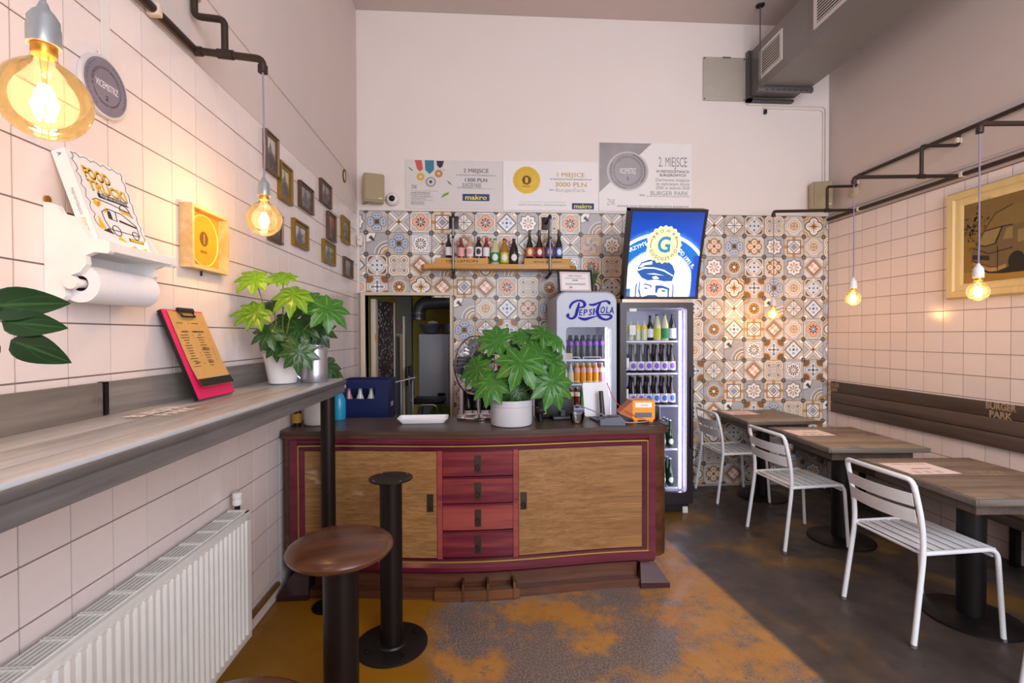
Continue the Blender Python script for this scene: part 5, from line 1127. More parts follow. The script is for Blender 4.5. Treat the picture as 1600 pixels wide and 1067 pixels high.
for y0, y1 in ((1.06, 1.405), (.315, .66), (-.45, -.105), (-1.2, -.86)):
    g = part('grille', GRF, t, lambda b: (b.box(-.240, -.2305, y0, y1, .085, .115), b.box(-.240, -.2305, y0, y1, .33, .355), b.box(-.240, -.2305, y0, y0+.03, .115, .33), b.box(-.240, -.2305, y1-.03, y1, .115, .33)))
    part('grille_back', BLKM, g, lambda b: b.box(-.232, -.2303, y0+.03, y1-.03, .115, .33)); 
    for i in range(9): part('louvre', GRF, g, lambda b: b.add([(-.2385, y0+.03, .122+i*.023), (-.2385, y1-.03, .122+i*.023), (-.2325, y1-.03, .136+i*.023), (-.2325, y0+.03, .136+i*.023), (-.2385, y0+.03, .126+i*.023), (-.2385, y1-.03, .126+i*.023), (-.2325, y1-.03, .140+i*.023), (-.2325, y0+.03, .140+i*.023)], [(0, 1, 2, 3), (7, 6, 5, 4), (0, 4, 5, 1), (1, 5, 6, 2), (2, 6, 7, 3), (3, 7, 4, 0)]))
t = thing('access_hatch', 'square pale grey metal hatch on the upper back wall', 'hatch', (2.385, YB+.006, 4.01)); part('plate', M('hatch_paint', '#b3aa9e', .45), t, lambda b: b.box(-.215, .215, -.012, -.001, -.21, .215, .002)); part('screw', BLKM, t, lambda b: [b.cyl((x, -.0135, z), (x, -.012, z), .007, n=8) for x in (-.2, .2) for z in (-.195, .2)]); part('handle', DGR, t, lambda b: b.cyl((-.02, -.014, .212), (.06, -.014, .212), .006))
b = B(); b.tube(fillet([(2.62, YB-.006, 3.772), (3.43, YB-.006, 3.772), (3.43, YB-.006, 2.98)], .05), .008, 8); b.tube(fillet([(2.78, YB-.006, 3.74), (3.405, YB-.006, 3.74), (3.405, YB-.006, 2.98)], .05), .008, 8); tag(b.ob('conduit', PLB), 'pair of painted conduits turning down the back wall corner', 'conduit')
t = thing('wall_switch', 'tiny black sensor on the wall below the duct', 'sensor', (2.80, YB+.006, 3.70)); part('body', BLKM, t, lambda b: b.box(-.012, .012, -.03, -.001, -.02, .02, .004)); part('stem', BLKM, t, lambda b: b.tube([(0, -.006, .02), (0, -.006, .05)], .004, 6))
# ------------------------------------------------------------------ silver cola fridge
SILVB = M('silver_fridge_paint', '#a3a7b4', .42, .15, var=.03); FIN = M('fridge_interior', '#e6e4ee', .4, var=.02); PANE = glass('fridge_pane', (.93, .95, .98, 1), rough=.02, ior=1.14); LED = emis('led_strip', '#f1e9ff', 9)
PX0, PX1, PY, PZ = .607, 1.118, 3.93, 1.862
t = thing('cola_fridge', 'silver rounded-top cola fridge with blue script lettering', 'fridge', ((PX0+PX1)/2, 4.2, 0)); OF = Matrix.Translation((-(PX0+PX1)/2, -4.2, 0))
def fp(name, mat, fn, parent=None, sm=40):
    b = B(); b.T = OF; fn(b); return b.ob(name, mat, parent or t, sm)
WX0, WX1, WZ0, WZ1 = .690, 1.068, .25, 1.565
def hollow(b, x0, x1, y0, y1, z0, z1, th):
    b.box(x0, x0+th, y0, y1, z0, z1); b.box(x1-th, x1, y0, y1, z0, z1); b.box(x0+th, x1-th, y0, y1, z1-th, z1); b.box(x0+th, x1-th, y0, y1, z0, z0+th); b.box(x0+th, x1-th, y1-th, y1, z0+th, z1-th)
fp('cabinet', SILVB, lambda b: (b.box(PX0+.01, PX0+.05, PY+.05, 4.56, .05, PZ-.09), b.box(PX1-.04, PX1-.004, PY+.05, 4.56, .05, PZ-.09), b.box(PX0+.05, PX1-.04, 4.5, 4.56, .05, PZ-.09), b.box(PX0+.05, PX1-.04, PY+.05, 4.5, .05, .2), b.prism([(PX0+.01, PZ-.09)]+[(PX1-.004, PZ-.09)]+arc(PX1-.074, PZ-.078, .07, 0, PI/2, 6)+arc(PX0+.08, PZ-.078, .07, PI/2, PI, 6), PY+.05, 4.56), b.box(PX0+.05, PX1-.04, PY+.05, 4.5, 1.60, PZ-.09)))
fp('liner', FIN, lambda b: hollow(b, PX0+.052, PX1-.042, PY+.06, 4.49, .205, 1.595, .006))
dr = fp('door', SILVB, lambda b: None)
bm_ = B(); bm_.T = OF
o = [(x, z) for x, z in arc(PX1-.085, PZ-.085, .085, 0, PI/2, 8)+arc(PX0+.085, PZ-.085, .085, PI/2, PI, 8)+arc(PX0+.03, .10, .03, PI, 1.5*PI, 8)+arc(PX1-.03, .10, .03, 1.5*PI, 2*PI, 8)]
i_ = rrect(WX0, WX1, WZ0, WZ1, .03, 8)
n = len(o); ys = (PY, PY+.045)
bm_.add([(x, PY+.012, z) for x, z in o]+[((x-.86)*.975+.86, PY, (z-1)*.985+1) for x, z in o]+[(x, PY+.004, z) for x, z in i_]+[(x, PY+.03, z) for x, z in i_]+[(x, PY+.045, z) for x, z in o],
        [(k*n+i, k*n+(i+1) % n, (k+1)*n+(i+1) % n, (k+1)*n+i) for k in range(4) for i in range(n)]+[(4*n+i, 4*n+(i+1) % n, (i+1) % n, i) for i in range(n)])
bpy.data.objects.remove(dr); dr = bm_.ob('door', SILVB, t, 30)
fp('pane', PANE, lambda b: b.prism(rrect(WX0, WX1, WZ0, WZ1, .03, 8), PY+.028, PY+.030), dr, 0)
fp('led_strip', LED, lambda b: b.box(WX1-.034, WX1-.018, PY+.062, PY+.07, .3, 1.56), None, 0)
BLUE = M('script_blue', '#1015a0', .75, var=.02)
def sgn(b):
    X0 = lambda c: .700+(c-150)/650*.388; Z0 = lambda c: 1.788-(c-270)/270*.163; yy = PY-.002
    def st(pts, rs):
        Q = [Vector((X0(p[0]), yy, Z0(p[1]))) for p in pts]; S = []; R_ = []
        m = len(Q)
        for i in range(m-1):
            p0, p1, p2, p3 = Q[max(0, i-1)], Q[i], Q[i+1], Q[min(m-1, i+2)]
            for k in range(6):
                u = k/6; S.append(.5*((2*p1)+(p2-p0)*u+(2*p0-5*p1+4*p2-p3)*u*u+(3*p1-p0-3*p2+p3)*u**3)); R_.append(rs[i]*(1-u)+rs[i+1]*u)
        S.append(Q[-1]); R_.append(rs[-1]); vs = []
        for i, p in enumerate(S):
            d = (S[min(i+1, len(S)-1)]-S[max(0, i-1)]); nn = Vector((-d.z, 0, d.x)).normalized()*R_[i]; vs += [p+nn, p-nn]
        b.add(vs, [(2*i, 2*i+1, 2*i+3, 2*i+2) for i in range(len(S)-1)])
    k = .0080
    st([(190, 388), (192, 350), (235, 300), (310, 274), (370, 288), (394, 328), (372, 362), (300, 372)], [k*.6, k*1.2, k*1.2, k*.9, k*1.3, k*1.7, k*1.1, k*.5])
    st([(318, 300), (292, 400), (265, 485), (215, 520), (165, 505), (152, 478), (178, 468)], [k*.6, k*1.7, k*1.5, k*1.1, k*.9, k*1.3, k*1.8])
    st([(298, 500), (340, 520), (400, 530), (470, 512), (570, 486)], [k*.3, k*1.2, k*1.5, k*1.1, k*.3])
    st([(455, 328), (520, 332), (620, 295), (690, 281), (738, 300), (728, 322)], [k*.8, k*1.3, k*.8, k*.9, k*1.3, k*1.6])
    st([(620, 300), (582, 370), (572, 440), (610, 505), (690, 536), (758, 512), (764, 482), (700, 466), (600, 470)], [k*.7, k*1.5, k*1.7, k*1.5, k*1.0, k*1.2, k*1.1, k*.8, k*.4])
    for ch, cx, cy, h, w in (('E', 334, 478, 80, 42), ('P', 400, 476, 80, 50), ('S', 470, 473, 80, 44), ('I', 517, 470, 88, 20), ('-', 546, 440, 60, 20), ('O', 642, 446, 86, 62), ('L', 712, 442, 80, 40), ('A', 770, 452, 88, 66)):
        text_into(b, ch, X0(cx), Z0(cy), h=h/270*.163, w=w/650*.388, y=yy, align='c', bold=.03, shear=.12)
bb = B(); bb.T = OF; sgn(bb); bb.ob('script_lettering', BLUE, dr, 0, fix=False)
for z in (1.292, 1.085, .88, .60): fp('wire_shelf', FIN, lambda b: (b.box(PX0+.062, PX1-.052, PY+.075, PY+.083, z-.010, z+.003), b.tube(fillet([(.70, PY+.08, z), (.70, PY+.08, z+.022), (.82, PY+.08, z+.022), (.82, PY+.08, z)], .005), .003, 6), b.tube(fillet([(.85, PY+.08, z), (.85, PY+.08, z+.022), (1.0, PY+.08, z+.022), (1.0, PY+.08, z)], .005), .003, 6), [b.box(PX0+.065+i*.033, PX0+.068+i*.033, PY+.083, 4.48, z-.006, z-.001) for i in range(12)]))
for r, (z, cfg) in enumerate([(1.295, ['cola']*7), (1.088, ['clear', 'clear', 'orange', 'orange', 'orange', 'orange', 'rose']), (.883, ['cola2', 'cola2', 'cola2', 'greend', 'greend', 'greend', 'greend']), (.603, ['cola']*7)]):
    for i, c in enumerate(cfg):
        for row in range(2):
            x = .700+i*.0535; y = PY+.125+row*.07
            nm = {'cola': ('cola bottle with a blue label in the silver fridge', D_['cola'], L_['cola'], 'black', L_['red']), 'clear': ('clear water bottle in the silver fridge', D_['clear'], L_['cream'], 'gold', None), 'orange': ('orange juice bottle in the silver fridge', D_['orange'], L_['pink'], 'cream', None), 'rose': ('pinkish drink bottle in the silver fridge', D_['rose'], L_['cream'], 'cream', None), 'cola2': ('iced tea bottle with a cream label in the silver fridge', D_['cherry'], L_['cream'], 'cream', None), 'greend': ('green labelled drink bottle in the silver fridge', D_['greend'], L_['green'], 'white', None)}[c]
            bottle('drink_bottle', nm[0].replace(' in the silver', ', %s row, %s shelf of the silver' % (('front', 'back')[row], ('top', 'second', 'third', 'lowest')[r])), (x, y, z), 'pet' if c != 'clear' else 'slim', .205 if r == 0 else .175, .0245, nm[1], CAPS[nm[3]], nm[2], 'drinks in the silver fridge', emblem=nm[4])
# price card, framed certificate and small plant on top
t2 = thing('price_card', 'small beige price card on the top wire shelf of the silver fridge', 'card', (.725, PY+.070, 1.297)); part('card', M('beige_card', '#d9c4a6', .7), t2, lambda b: b.box(-.03, .03, -.003, .0, .0, .052)); part('fold', MATS['beige_card'], t2, lambda b: b.box(-.03, .03, .0, .003, .0, .006))
t2 = thing('certificate_frame', 'black framed certificate leaning on top of the silver fridge', 'picture frame', (.805, 4.08, PZ-.001), .10); 
def cf(name, mat, fn, sm=0):
    b = B(); b.T = Matrix.Rotation(-.22, 4, 'X'); fn(b); return b.ob(name, mat, t2, sm)
cf('frame', BLKM, lambda b: (b.box(-.155, .155, 0, .018, 0, .018), b.box(-.155, .155, 0, .018, .192, .21), b.box(-.155, -.137, 0, .018, .018, .192), b.box(.137, .155, 0, .018, .018, .192))); cf('sheet', PAP, lambda b: b.box(-.137, .137, .008, .014, .018, .192)); cf('border', M('pink_border_ink', '#d8a8b4', .6), lambda b: (b.box(-.128, .128, .0068, .0078, .178, .184), b.box(-.128, .128, .0068, .0078, .026, .032), b.box(-.128, -.122, .0068, .0078, .032, .178), b.box(.122, .128, .0068, .0078, .032, .178)))
b = B(); b.T = Matrix.Rotation(-.22, 4, 'X'); text_into(b, 'CERTYFIKAT', 0, .150, h=.012, w=.13, y=.0065, align='c', bold=.01); text_into(b, 'BURGER', 0, .110, h=.012, w=.05, y=.0065, align='c', bold=.03); [b.box(-.09, .09, .006, .0066, z, z+.003) for z in (.132, .085, .075)]; text_into(b, 'ZIR', -.06, .045, h=.014, y=.0065, bold=.04); b.ob('lettering', NAVY, t2, 0, fix=False)
cf('easel', BLKM, lambda b: b.add([(-.03, .019, .12), (.03, .019, .12), (.03, .075, .018), (-.03, .075, .018)], [(0, 1, 2, 3)]))
t2 = thing('dried_plant', 'grassy green and brown sprig standing in a jar between the two fridges', 'plant', (1.02, 4.36, 1.8545))
part('jar', M('brown_jar', '#5a3a2a', .4), t2, lambda b: b.lathe([(.03, 0), (.035, .06), (.03, .10)], 16)); rg = random.Random(4)
part('blades', M('grass_green', '#3f5a2c', .6), t2, lambda b: [b.tube([(0, 0, .08), (a*.03, c*.03, .18), (a*.075, c*.05, .26+rg.uniform(-.05, .06))], [.006, .006, .001], 4) for a, c in [(rg.uniform(-1, 1), rg.uniform(-1, 1)) for _ in range(16)]])
# ------------------------------------------------------------------ black beer fridge with its light box
BX0, BX1, BY = 1.132, 1.750, 3.89
BFK = M('black_fridge_paint', '#2a2026', .35, .1, var=.05)
t = thing('beer_fridge', 'tall black glass-door beer fridge with lit shelves', 'fridge', ((BX0+BX1)/2, 4.2, 0)); OF = Matrix.Translation((-(BX0+BX1)/2, -4.2, 0))
fp('cabinet', BFK, lambda b: hollow(b, BX0, BX1, BY+.055, 4.56, .09, 1.768, .035)); fp('liner', FIN, lambda b: hollow(b, BX0+.036, BX1-.036, BY+.06, 4.52, .13, 1.73, .006)); fp('base', BLKM, lambda b: b.box(BX0+.02, BX1-.02, BY+.04, 4.5, .02, .089)); fp('foot', WHITE, lambda b: [b.box(x, x+.045, BY+.03, BY+.075, .0005, .055, .004) for x in (BX0+.01, BX1-.075)])
GX0, GX1, GZ0, GZ1 = 1.185, 1.695, .185, 1.725
bm_ = B(); bm_.T = OF; o = rrect(BX0, BX1, .09, 1.768, .012, 6); i_ = rrect(GX0, GX1, GZ0, GZ1, .03, 6); n = len(o)
bm_.add([(x, BY, z) for x, z in o]+[(x, BY, z) for x, z in i_]+[(x, BY+.04, z) for x, z in i_]+[(x, BY+.05, z) for x, z in o], [(k*n+i, k*n+(i+1) % n, (k+1)*n+(i+1) % n, (k+1)*n+i) for k in range(3) for i in range(n)]+[(3*n+i, 3*n+(i+1) % n, (i+1) % n, i) for i in range(n)])
dr = bm_.ob('door', BFK, t, 30); fp('pane', PANE, lambda b: b.prism(rrect(GX0, GX1, GZ0, GZ1, .03, 6), BY+.036, BY+.038), dr, 0); fp('handle', BFK, lambda b: b.box(BX1-.03, BX1-.006, BY-.026, BY-.001, .55, 1.15, .008), dr); fp('sticker', MATS['white_label'], lambda b: b.box(GX0+.035, GX0+.095, BY+.033, BY+.0355, GZ1-.03, GZ1-.004), dr)
fp('led_strip', LED, lambda b: b.box(GX1-.038, GX1-.020, BY+.065, BY+.075, .2, 1.70), None, 0); fp('led_cover', glass('led_diffuser', (.75, .6, 1, 1)), lambda b: b.box(GX1-.012, GX1-.004, BY+.062, BY+.066, .2, 1.70), None, 0); fp('top_rail', M('brushed_rail', '#a88f80', .35, .6), lambda b: b.box(BX0+.02, BX1-.03, BY+.01, BY+.05, 1.7685, 1.795))
SHZ = (1.452, 1.180, .905, .535, .205)
for z in SHZ: fp('shelf', FIN, lambda b: (b.box(BX0+.045, GX1-.045, BY+.085, BY+.097, z-.016, z-.002), [b.box(BX0+.05+i*.026, BX0+.053+i*.026, BY+.098, 4.5, z-.010, z-.004) for i in range(18)]))
fp('floor_label', L_['green'], lambda b: b.box(GX1-.14, GX1-.05, BY+.0565, BY+.0585, .16, .18))
row = lambda n, x0=1.225, st=.075: [x0+i*st for i in range(n)]
GF = 'bottles in the beer fridge'
for i, x in enumerate((1.205, 1.262, 1.32, 1.378)): bottle('lemonade_bottle', 'clear lemonade bottle with a yellow lemon label in the beer fridge', (x, BY+.135, SHZ[0]), 'pet', .165, .027, D_['pale'], CAPS['silver'], L_['yellow'], GF)
for x, gm, lm, cm, kd, h, R, lb in ((1.432, GLK, L_['white'], 'black', 'beer', .215, .027, 'dark bottle with a white label on the fridge top shelf'), (1.492, D_['pale'], L_['lime'], 'navy', 'soda', .225, .034, 'lemonade bottle with a lime label on the fridge top shelf'), (1.560, D_['pale'], L_['green'], 'green', 'soda', .225, .034, 'lemonade bottle with a green label on the fridge top shelf'), (1.626, D_['dark'], L_['white'], 'black', 'soda', .225, .032, 'dark lemonade bottle with a white label on the fridge top shelf')): bottle('lemonade_bottle', lb, (x, BY+.14, SHZ[0]), kd, h, R, gm, CAPS[cm], lm, GF)
for k, (si, cols) in enumerate(((1, ['violet']*7), (2, ['violet', 'violet', 'violet', 'blue', 'blue', 'blue', 'blue']))):
    for i, c in enumerate(cols):
        for rw in range(2): bottle('beer_bottle', 'brown beer bottle with a %s label, %s row, %s shelf of the beer fridge' % (c, ('front', 'back')[rw], ('', 'second', 'third')[si]), (1.212+i*.068, BY+.14+rw*.075, SHZ[si]), 'long', .245, .032, GLB, CAPS['gold'], L_['white'] if rw == 0 else L_[c], GF, emblem=L_[c] if rw == 0 else None)
for si in (3, 4):
    for i in range(7):
        for rw in range(3 if i > 3 else 1): bottle('beer_bottle', 'green beer bottle, white oval label, %s row, %s shelf of the beer fridge' % (('front', 'second', 'back')[rw], ('fourth', 'bottom')[si-3]), (1.212+i*.066, BY+.14+rw*.072, SHZ[si]), 'long', .235, .030, GLG, CAPS['white'], GLG, GF, emblem=L_['white'])
for x, z, lb in ((1.262, SHZ[0]+.05, 'white price card on the top shelf of the beer fridge'), (1.205, SHZ[1]+.045, 'cream price card on the second shelf of the beer fridge'), (1.20, SHZ[2]+.06, 'cream price card on the third shelf of the beer fridge')):
    t3 = thing('price_card', lb, 'card', (x, BY+.083, z-.07)); part('card', MATS['white_label'], t3, lambda b: b.box(-.026, .026, -.002, 0, .068, .15)); part('clip', FIN, t3, lambda b: b.box(-.003, .003, -.002, .001, .05, .068))
# light box above
t = thing('beer_sign', 'blue illuminated beer sign with a sailor cap above the black fridge', 'sign', (1.477, BY, 1.797))
SW, SHh = .628, .705
def S3(x, z, d=0):      # panel coordinates -> curved, forward-leaning panel
    v = max(0, z)/SHh; y = .015-.19*v**1.35; n = Vector((0, -1, .19*1.35*max(v, .02)**.35/SHh*-1)).normalized()
    w = 1+.0*v
    return Vector((x*w, y, z*.985))+n*d
def bend(b):
    for v in b.bm.verts: v.co = S3(v.co.x, v.co.z, -v.co.y)
    return b
def sign_mat():
    m, tt, p = newmat('sign_print'); u, v, w = coords(tt, 'UV')
    x = (u-.43); z = (v-.155)*1.227; n = noise(tt, 160, 1, kind='UV')
    rr = (x*x+z*z).sq()
    c = C(tt, H('#0a45b0')).over(v.ramp(.75, 1.0), H('#0a3590'))
    c = c.over(((.98-rr)*3.2 > n+.2)*(rr > .7), H('#4f8fdc'))
    c = c.over((rr < .745), H('#f2f7ff')).over(rr < .70, H('#1668b8'))
    c = c.over((rr < .55)*((.57-rr)*8 > n), H('#eef6ff')).over(rr < .43, H('#f4f9ff'))
    c = c.over((u > .86)*((u-.86)*9 > n)*(v < .5), H('#1246b4')).over((u < .06)*(v < .1), H('#2a5aa8'))
    setc(tt, p, c); tt.links.new(c.k, p.inputs['Emission Color']); p.inputs['Emission Strength'].default_value = .50; p.inputs['Roughness'].default_value = .2
    return m
me = bpy.data.meshes.new('panel'); NN = 16
me.from_pydata([S3(-SW/2+.018+(SW-.036)*i, .018+(SHh-.036)*k/NN, .002) for k in range(NN+1) for i in (0, 1)], [], [(2*k, 2*k+1, 2*k+3, 2*k+2) for k in range(NN)])
uv = me.uv_layers.new()
for l in me.loops: uv.data[l.index].uv = (l.vertex_index % 2, (l.vertex_index//2)/NN)
me.materials.append(sign_mat()); pn = bpy.data.objects.new('panel', me); COL.objects.link(pn); pn.parent = t
def sframe(b):
    for k in range(NN):
        z0, z1 = SHh*k/NN, SHh*(k+1)/NN
        for s in (-1, 1):
            xs = sorted((s*SW/2, s*(SW/2-.02)))
            P = [S3(x, z, d) for z in (z0, z1) for d in (.008, -.10) for x in xs]; b.add(P, [(0, 1, 5, 4), (2, 6, 7, 3), (0, 4, 6, 2), (1, 3, 7, 5)])
    for z0, z1 in ((0, .02), (SHh-.02, SHh)):
        P = [S3(x, z, d) for z in (z0, z1) for d in (.008, -.10) for x in (-SW/2, SW/2)]; b.add(P, [(0, 1, 5, 4), (2, 6, 7, 3), (0, 4, 6, 2), (1, 3, 7, 5), (0, 2, 3, 1), (4, 5, 7, 6)])
part('frame', BLKM, t, sframe, 30); part('back', BLKM, t, lambda b: b.add([S3(x, SHh*k/NN, -.10) for k in range(NN+1) for x in (-SW/2+.001, SW/2-.001)], [(2*k, 2*k+1, 2*k+3, 2*k+2) for k in range(NN)])); part('mount', DGR, t, lambda b: (b.box(-.2, -.16, .03, .3, -.028, .10), b.box(.16, .2, .03, .3, -.028, .10)))
def em2(n, c, s=1.0): return emis(n, c, s*.5)
BADGE = em2('sign_badge', '#f0e2a8', .95); SBL = em2('sign_blue', '#14509e', .7); STL = em2('sign_teal', '#2f7fa8', .8); SWH = em2('sign_white', '#f6f9ff', 1.0); SGY = em2('sign_grey', '#4a4636', .4)
bx, bz = -.012, .437
b = B(); b.add([(bx+(.143+.006*math.cos(20*2*PI*i/120))*math.cos(2*PI*i/120), -.004, bz+(.143+.006*math.cos(20*2*PI*i/120))*math.sin(2*PI*i/120)) for i in range(120)], [tuple(range(120))]); bend(b).ob('badge', BADGE, t, 0, fix=False)
b = B(); ring_text(b, 'BROWAR', bx, bz, .096, .024, PI/2-.05, -.008, True, 1.35, .02); ring_text(b, 'GOŚCISZEWO', bx, bz, .122, .024, -PI/2, -.008, False, 1.25, .02); b.T = Matrix.Translation((bx, 0, bz)); laurel(b, .108, -.006, -.15, .35, 4, .012); laurel(b, .108, -.006, PI-.35, PI+.15, 4, .012); b.T = Matrix(); bend(b).ob('badge_lettering', SGY, t, 0, fix=False)
b = B(); text_into(b, 'G', bx, bz-.055, h=.115, w=.105, y=-.009, align='c', bold=.05); bend(b).ob('badge_initial', STL, t, 0, fix=False)
def cc_(px, py): l = 195-75*(py-65)/900; w = 750-35*(py-65)/900; return (-SW/2+.018+(px-l)/w*(SW-.036), .018+(1-(py-65)/902)*(SHh-.036))
for s_, (px, py), rot, hh in (('ARZYMY', (240, 428), .40, .030), ('OD 1991 R.', (752, 545), -.80, .028)):
    b = B(); q = cc_(px, py); b.T = Matrix.Translation((q[0], 0, q[1])) @ Matrix.Rotation(-rot, 4, 'Y'); text_into(b, s_, 0, -hh/2, h=hh, y=-.006, align='c', bold=.03)
    bend(b).ob('banner_lettering', SWH, t, 0, fix=False)
def spoly(name, mat, polys, d):
    b = B()
    for P in polys: b.add([(cc_(*q)[0], -d, cc_(*q)[1]) for q in P], [tuple(range(len(P)))])
    return bend(b).ob(name, mat, t, 0, fix=False)
spoly('cap_print', SBL, [[(248, 690), (255, 640), (290, 590), (360, 562), (440, 556), (560, 575), (610, 620), (632, 690), (615, 750), (600, 790), (520, 795), (440, 775), (350, 785), (290, 755)]], .003)
spoly('cap_highlight', SWH, [[(262, 640), (300, 600), (400, 575), (400, 610), (330, 615), (300, 640)], [(250, 665), (320, 640), (420, 642), (520, 668), (612, 728), (610, 740), (515, 684), (420, 656), (320, 656), (255, 680)], [(335, 712), (420, 705), (520, 730), (440, 722)], [(395, 745), (440, 735), (470, 765), (410, 770)]], .005)
spoly('face_lines', SBL, [[(275, 838), (330, 818), (388, 838), (384, 880), (370, 845), (325, 832)], [(428, 838), (500, 840), (570, 870), (560, 965), (545, 965), (550, 885), (500, 870), (455, 875), (440, 925), (422, 920)], [(262, 965), (250, 900), (262, 820), (270, 790), (274, 800), (264, 880), (275, 965)], [(300, 965), (350, 945), (420, 945), (450, 965)], [(298, 868), (330, 862), (360, 872), (330, 880)], [(475, 895), (510, 890), (545, 905), (505, 912)], [(210, 965), (225, 840), (250, 790), (236, 850), (222, 965)], [(590, 965), (605, 860), (595, 800), (615, 850), (602, 965)]], .003)
# ------------------------------------------------------------------ behind the counter: crate on a small table, bottle cabinet
WSTEEL = M('worn_steel', '#8d8c90', .35, .7)
t = thing('prep_table', 'small steel table carrying the blue crate behind the counter', 'table', (-.87, 3.62, 0))
part('top', WSTEEL, t, lambda b: b.box(-.24, .205, -.17, .20, .862, .88, .003))
for x in (-.22, .175):
    for y in (-.15, .17): part('leg', WSTEEL, t, lambda b: b.box(x, x+.025, y, y+.025, .001, .861))
t = thing('bottle_crate', 'dark blue plastic bottle crate behind the counter', 'crate', (-.845, 3.62, .8805), .0)
NB = M('navy_plastic', '#0f1c4e', .4, var=.06); CX, CY, CZ = .17, .15, .30
part('shell', NB, t, lambda b: (b.box(-CX, CX, -CY, -CY+.012, 0, .17), b.box(-CX, CX, -CY, -CY+.012, .245, CZ), b.box(-CX, -CX+.05, -CY, -CY+.012, .17, .245), b.box(CX-.09, CX, -CY, -CY+.012, .17, .245), b.box(-CX, CX, CY-.012, CY, 0, CZ), b.box(-CX, -CX+.012, -CY+.012, CY-.012, 0, CZ), b.box(CX-.012, CX, -CY+.012, CY-.012, 0, CZ), b.box(-CX+.012, CX-.012, -CY+.012, CY-.012, 0, .012), b.box(-CX-.006, CX+.006, -CY-.006, -CY, CZ-.03, CZ), b.box(-CX-.004, CX+.004, -CY-.004, -CY, .0, .02)), 0)
part('divider', NB, t, lambda b: [b.box(x-.003, x+.003, -CY+.013, CY-.013, .013, .16) for x in (-.085, 0, .085)], 0); b = B(); b.T = Matrix.Translation((CX+.0008, 0, .10)) @ Matrix.Rotation(PI/2, 4, 'Z'); text_into(b, 'PEPSI', 0, 0, h=.03, w=.09, align='c', bold=.02); b.ob('lettering', L_['white'], t, 0, fix=False)
for i, (x, gm) in enumerate(((-.125, D_['rose']), (-.045, D_['clear']), (.035, D_['clear']), (.122, D_['clear']))): bottle('empty_bottle', 'clear bottle with a pale label standing in the blue crate' if i else 'rose tinted bottle with a pale label standing in the blue crate', (-.845+x, 3.55, .8935), 'slim', .255, .030, gm, CAPS['silver'], L_['white'], 'bottles in the blue crate')
t = thing('serving_tray', 'steel tray leaning out beside the blue crate', 'tray', (-.62, 3.70, 1.15)); part('tray', WSTEEL, t, lambda b: b.add([(-.03, -.07, 0), (.11, -.03, .03), (.11, .12, .03), (-.03, .12, 0), (-.03, -.07, .004), (.11, -.03, .034), (.11, .12, .034), (-.03, .12, .004)], [(0, 1, 2, 3), (7, 6, 5, 4), (0, 4, 5, 1), (1, 5, 6, 2), (2, 6, 7, 3), (3, 7, 4, 0)])); part('rack', WSTEEL, t, lambda b: [b.tube([(x, .11, -1.149), (x, .11, .0)], .008, 8) for x in (-.02, .07)])
t = thing('bottle_cabinet', 'low white cabinet of dark bottles against the patterned wall', 'cabinet', (.05, 4.42, 0))
part('carcass', FIN, t, lambda b: (b.box(-.25, -.225, -.18, .18, .001, 1.05), b.box(.40, .425, -.18, .18, .001, 1.05), b.box(-.225, .40, -.18, .18, 1.025, 1.05), b.box(-.225, .40, .165, .18, .001, 1.025), b.box(-.225, .40, -.18, .165, .70, .72), b.box(.11, .125, -.18, .165, .72, 1.025)), 0); part('inner_back', BLKM, t, lambda b: b.box(-.224, .399, .155, .164, .721, 1.024), 0)
for x in (-.13, -.055, .02, .095): bottle('wine_bottle', 'dark bottle with a white label in the low white cabinet', (x, 4.30, .7215), 'long', .295, .034, GLK, CAPS['black'], L_['white'], 'bottles in the low cabinet')
for x in (.222, .30, .38): bottle('mustard_bottle', 'bottle with a bright yellow label in the low white cabinet', (x, 4.30, .7215), 'soda', .25, .036, GLK, CAPS['black'], L_['yellow'], 'bottles in the low cabinet')
# ------------------------------------------------------------------ kitchen seen through the doorway
t = thing('steel_cabinet', 'tall grey steel refrigerator standing in the kitchen', 'fridge', (-.42, 6.0, 0)); KS = M('kitchen_steel', '#c3cad6', .40, .15, var=.05)
part('cabinet', KS, t, lambda b: b.box(-.36, .45, 0, .7, .06, 1.515)); part('door', KS, t, lambda b: (b.box(-.36, .0, -.035, -.002, .08, 1.51, .004), b.box(.005, .45, -.035, -.002, .08, 1.51, .004))); part('base', BLKM, t, lambda b: b.box(-.34, .43, .02, .68, .001, .06))
t = thing('steel_bowl', 'steel mixing bowl standing on the kitchen refrigerator', 'bowl', (-.66, 6.15, 1.516)); part('bowl', WSTEEL, t, lambda b: b.lathe([(.06, 0), (.10, .03), (.135, .10), (.14, .125), (.13, .12), (.09, .03)], 28)); part('cloth', M('white_cloth', '#d8cfc0', .8), t, lambda b: b.sphere((.03, -.02, .14), .06, 10, 6, (1.2, 1, .5)))
t = thing('steel_pan', 'dark pan stacked beside the mixing bowl', 'pan', (-.40, 6.15, 1.516)); part('pan', DGR, t, lambda b: b.lathe([(.09, 0), (.11, .02), (.115, .13), (.105, .13), (.10, .02)], 24)); part('rim', WSTEEL, t, lambda b: b.tube([(.115*math.cos(2*PI*i/24), .115*math.sin(2*PI*i/24), .13) for i in range(24)], .004, 6, True))
t = thing('extract_pipe', 'bent grey ventilation pipe under the kitchen ceiling', 'pipe', (-.82, 6.3, 1.62)); part('pipe', DGR, t, lambda b: b.tube(fillet([(.0, 0, .08), (.0, 0, .22), (.06, 0, .30), (.40, 0, .31)], .08, 6), .085, 16)); part('collar', WSTEEL, t, lambda b: [b.lathe([(.09, z), (.09, z+.02)], 18) for z in (.09, .16)]); part('pipe_drop', DGR, t, lambda b: b.tube([(.40, 0, .30), (.40, 0, ZC*0+.579)], .085, 16))
